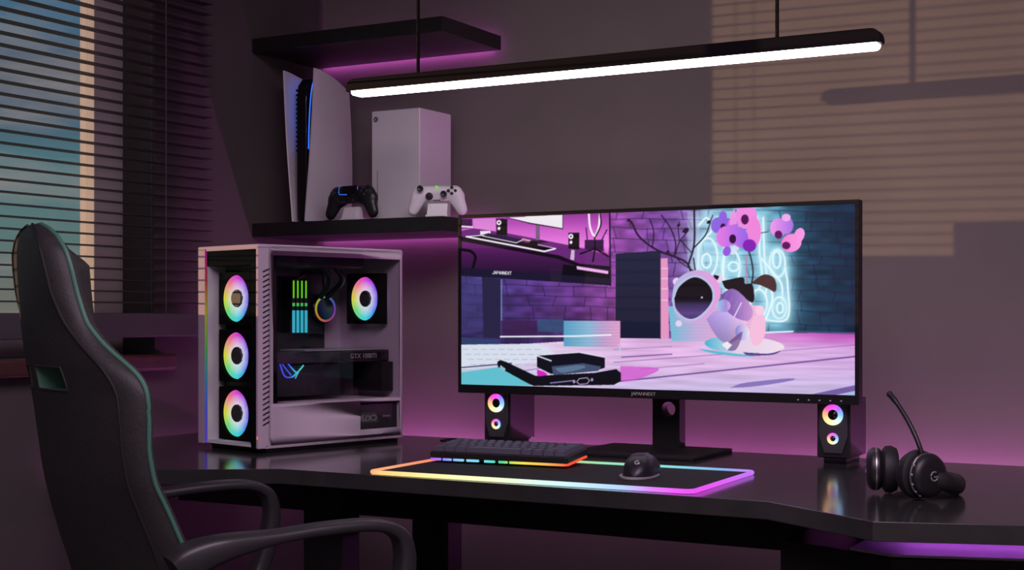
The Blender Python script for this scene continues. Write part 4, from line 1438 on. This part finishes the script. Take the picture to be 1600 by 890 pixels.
# seat, arms, base
st = MB()
so_ = [(-.24, -.22), (.24, -.22), (.27, -.05), (.27, .22), (.22, .27), (-.22, .27), (-.27, .22), (-.27, -.05)]
st.prism(so_, .40, .49, .025, 4)
st.build('seat', LEATHER, ch, angle=60)
bol = MB()
for sg in (-1, 1):
    bol.tube(smooth_path([(sg * .225, -.16, .50), (sg * .245, 0, .505), (sg * .24, .2, .495)], 5), .035, 12)
bol.build('seat_bolsters', LEATHER, ch)
ARM = mat('arm_black_plastic', (.022, .022, .023), .42)
for sg in (-1, 1):
    rows_ = []
    pth = smooth_path([(-.165, .676, .030, .022), (-.145, .688, .032, .026), (-.10, .704, .029, .020), (-.015, .7145, .025, .0105), (.068, .7210, .025, .0095), (.143, .7210, .025, .0095), (.182, .709, .024, .011), (.198, .686, .023, .0135), (.200, .645, .022, .0155), (.185, .58, .022, .016), (.15, .50, .022, .016), (.11, .43, .022, .014), (.05, .405, .022, .012)], 5)
    n_ = len(pth)
    for i, (y_, z_, hw_, ht_) in enumerate(pth):
        a_, b_ = pth[max(i - 1, 0)], pth[min(i + 1, n_ - 1)]
        d_ = Vector((0, b_[0] - a_[0], b_[1] - a_[1])).normalized()
        nrm = Vector((0, -d_.z, d_.y))
        cx_ = sg * (.30 - .05 * max(0, (.55 - z_) / .15))
        cx_ -= sg * .03 * max(0, (-.1 - y_) / .135)
        row = []
        for k in range(16):
            t_ = 2 * PI * k / 16
            ca_, sa_ = math.cos(t_), math.sin(t_)
            row.append(Vector((cx_ + hw_ * math.copysign(abs(ca_) ** .6, ca_), y_, z_)) + nrm * ht_ * math.copysign(abs(sa_) ** .6, sa_))
        rows_.append(row)
    MB().grid(rows_, close_u=True, caps=True).build('armrest', ARM, ch, angle=50)
for sg in (-1, 1):
    MB().box(sg * .262 - .02, sg * .262 + .02, -.15, -.06, .44, .640, .01, 3).build('back_bracket', ARM, ch)
MB().lathe([(.05, .36), (.05, .40), (.028, .36), (.028, .10), (.022, .10)], 24).box(-.10, .10, -.12, .10, .375, .40, .005).build('gas_lift', BLKM, ch)
for k in range(5):
    a_ = 2 * PI * k / 5 + .3
    c_, s_ = math.cos(a_), math.sin(a_)
    MB().tube([(0, 0, .11), (c_ * .16, s_ * .16, .10), (c_ * .31, s_ * .31, .075)], [.030, .024, .016], 12).build('base_leg', BLKM, ch)
    MB().lathe([(0, -.02), (.028, -.02), (.03, -.015), (.03, .015), (.028, .02), (0, .02)], 24, M=TR((c_ * .31, s_ * .31, .030), R(90), 0, a_)).tube([(c_ * .31, s_ * .31, .03), (c_ * .31, s_ * .31, .075)], .008, 8).build('caster', BLK, ch)

# ------------------------------------------------------------------ light
sun = bpy.data.lights.new('sun', 'SUN')
sun.energy = 2.6
sun.angle = R(.32)
sun.color = (1, .58, .34)
so2 = bpy.data.objects.new('sun', sun)
C.objects.link(so2)
d = Vector((1.36, .82, -.02)).normalized()
so2.rotation_euler = d.to_track_quat('-Z', 'Y').to_euler()

area('added_fill_light', (.1, -.1, 2.66), (0, 0, 0), 2.0, 2.8, (1, .74, .97), 108)  # unseen fill added to lift the chair, desk front and white surfaces

w = bpy.data.worlds.new('sky')
bpy.context.scene.world = w
w.use_nodes = True
nt = w.node_tree
nt.nodes.clear()
L = nt.links.new
out = nt.nodes.new('ShaderNodeOutputWorld')
bg = nt.nodes.new('ShaderNodeBackground')
bg.inputs['Strength'].default_value = 1.0
tc = nt.nodes.new('ShaderNodeTexCoord')
sp = nt.nodes.new('ShaderNodeSeparateXYZ')
L(tc.outputs['Generated'], sp.inputs[0])
mr = nt.nodes.new('ShaderNodeMapRange')
mr.inputs['From Min'].default_value = -.02
mr.inputs['From Max'].default_value = .24
L(sp.outputs['Z'], mr.inputs['Value'])
rp = ramp_node(nt, [(0, (104, 104, 98)), (.12, (112, 114, 106)), (.26, (98, 122, 120)), (.45, (86, 124, 130)), (.58, (74, 98, 118)), (.70, (66, 84, 108)), (.82, (74, 108, 134)), (1, (66, 108, 140))])
L(mr.outputs[0], rp.inputs['Fac'])
mp = nt.nodes.new('ShaderNodeMapping')
mp.inputs['Scale'].default_value = (7, 7, 26)
mp.inputs['Location'].default_value = (.3, 1.7, .35)
L(tc.outputs['Generated'], mp.inputs['Vector'])
nz = nt.nodes.new('ShaderNodeTexNoise')
nz.inputs['Scale'].default_value = 1.0
nz.inputs['Detail'].default_value = 6
nz.inputs['Roughness'].default_value = .55
L(mp.outputs[0], nz.inputs['Vector'])
cl = nt.nodes.new('ShaderNodeMapRange')
cl.inputs['From Min'].default_value = .47
cl.inputs['From Max'].default_value = .72
cl.inputs['To Max'].default_value = .8
L(nz.outputs['Fac'], cl.inputs['Value'])
mx = nt.nodes.new('ShaderNodeMix')
mx.data_type = 'RGBA'
L(cl.outputs[0], mx.inputs['Factor'])
L(rp.outputs['Color'], mx.inputs[6])
mx.inputs[7].default_value = (*lin((148, 138, 136)), 1)
L(mx.outputs[2], bg.inputs['Color'])
L(bg.outputs[0], out.inputs['Surface'])

# ------------------------------------------------------------------ camera
cam = bpy.data.cameras.new('camera')
co_ = bpy.data.objects.new('camera', cam)
C.objects.link(co_)
co_.location = (0, 0, 1.05)
co_.rotation_euler = (R(90), 0, R(29.1))
cam.sensor_width = 36
cam.lens = 2215 / 1600 * 36
cam.shift_y = 45 / 1600
cam.clip_start = .05
sc_ = bpy.context.scene
sc_.camera = co_
vs = sc_.view_settings
sc_.display_settings.display_device = 'sRGB'
vs.view_transform = 'Standard'
vs.look = 'None'
vs.exposure = 0.0
vs.gamma = 1.0
vs.use_curve_mapping = False
sc_.cycles.max_bounces = 8
sc_.cycles.transparent_max_bounces = 12
sc_.cycles.use_denoising = True
sc_.cycles.sample_clamp_indirect = 6.0
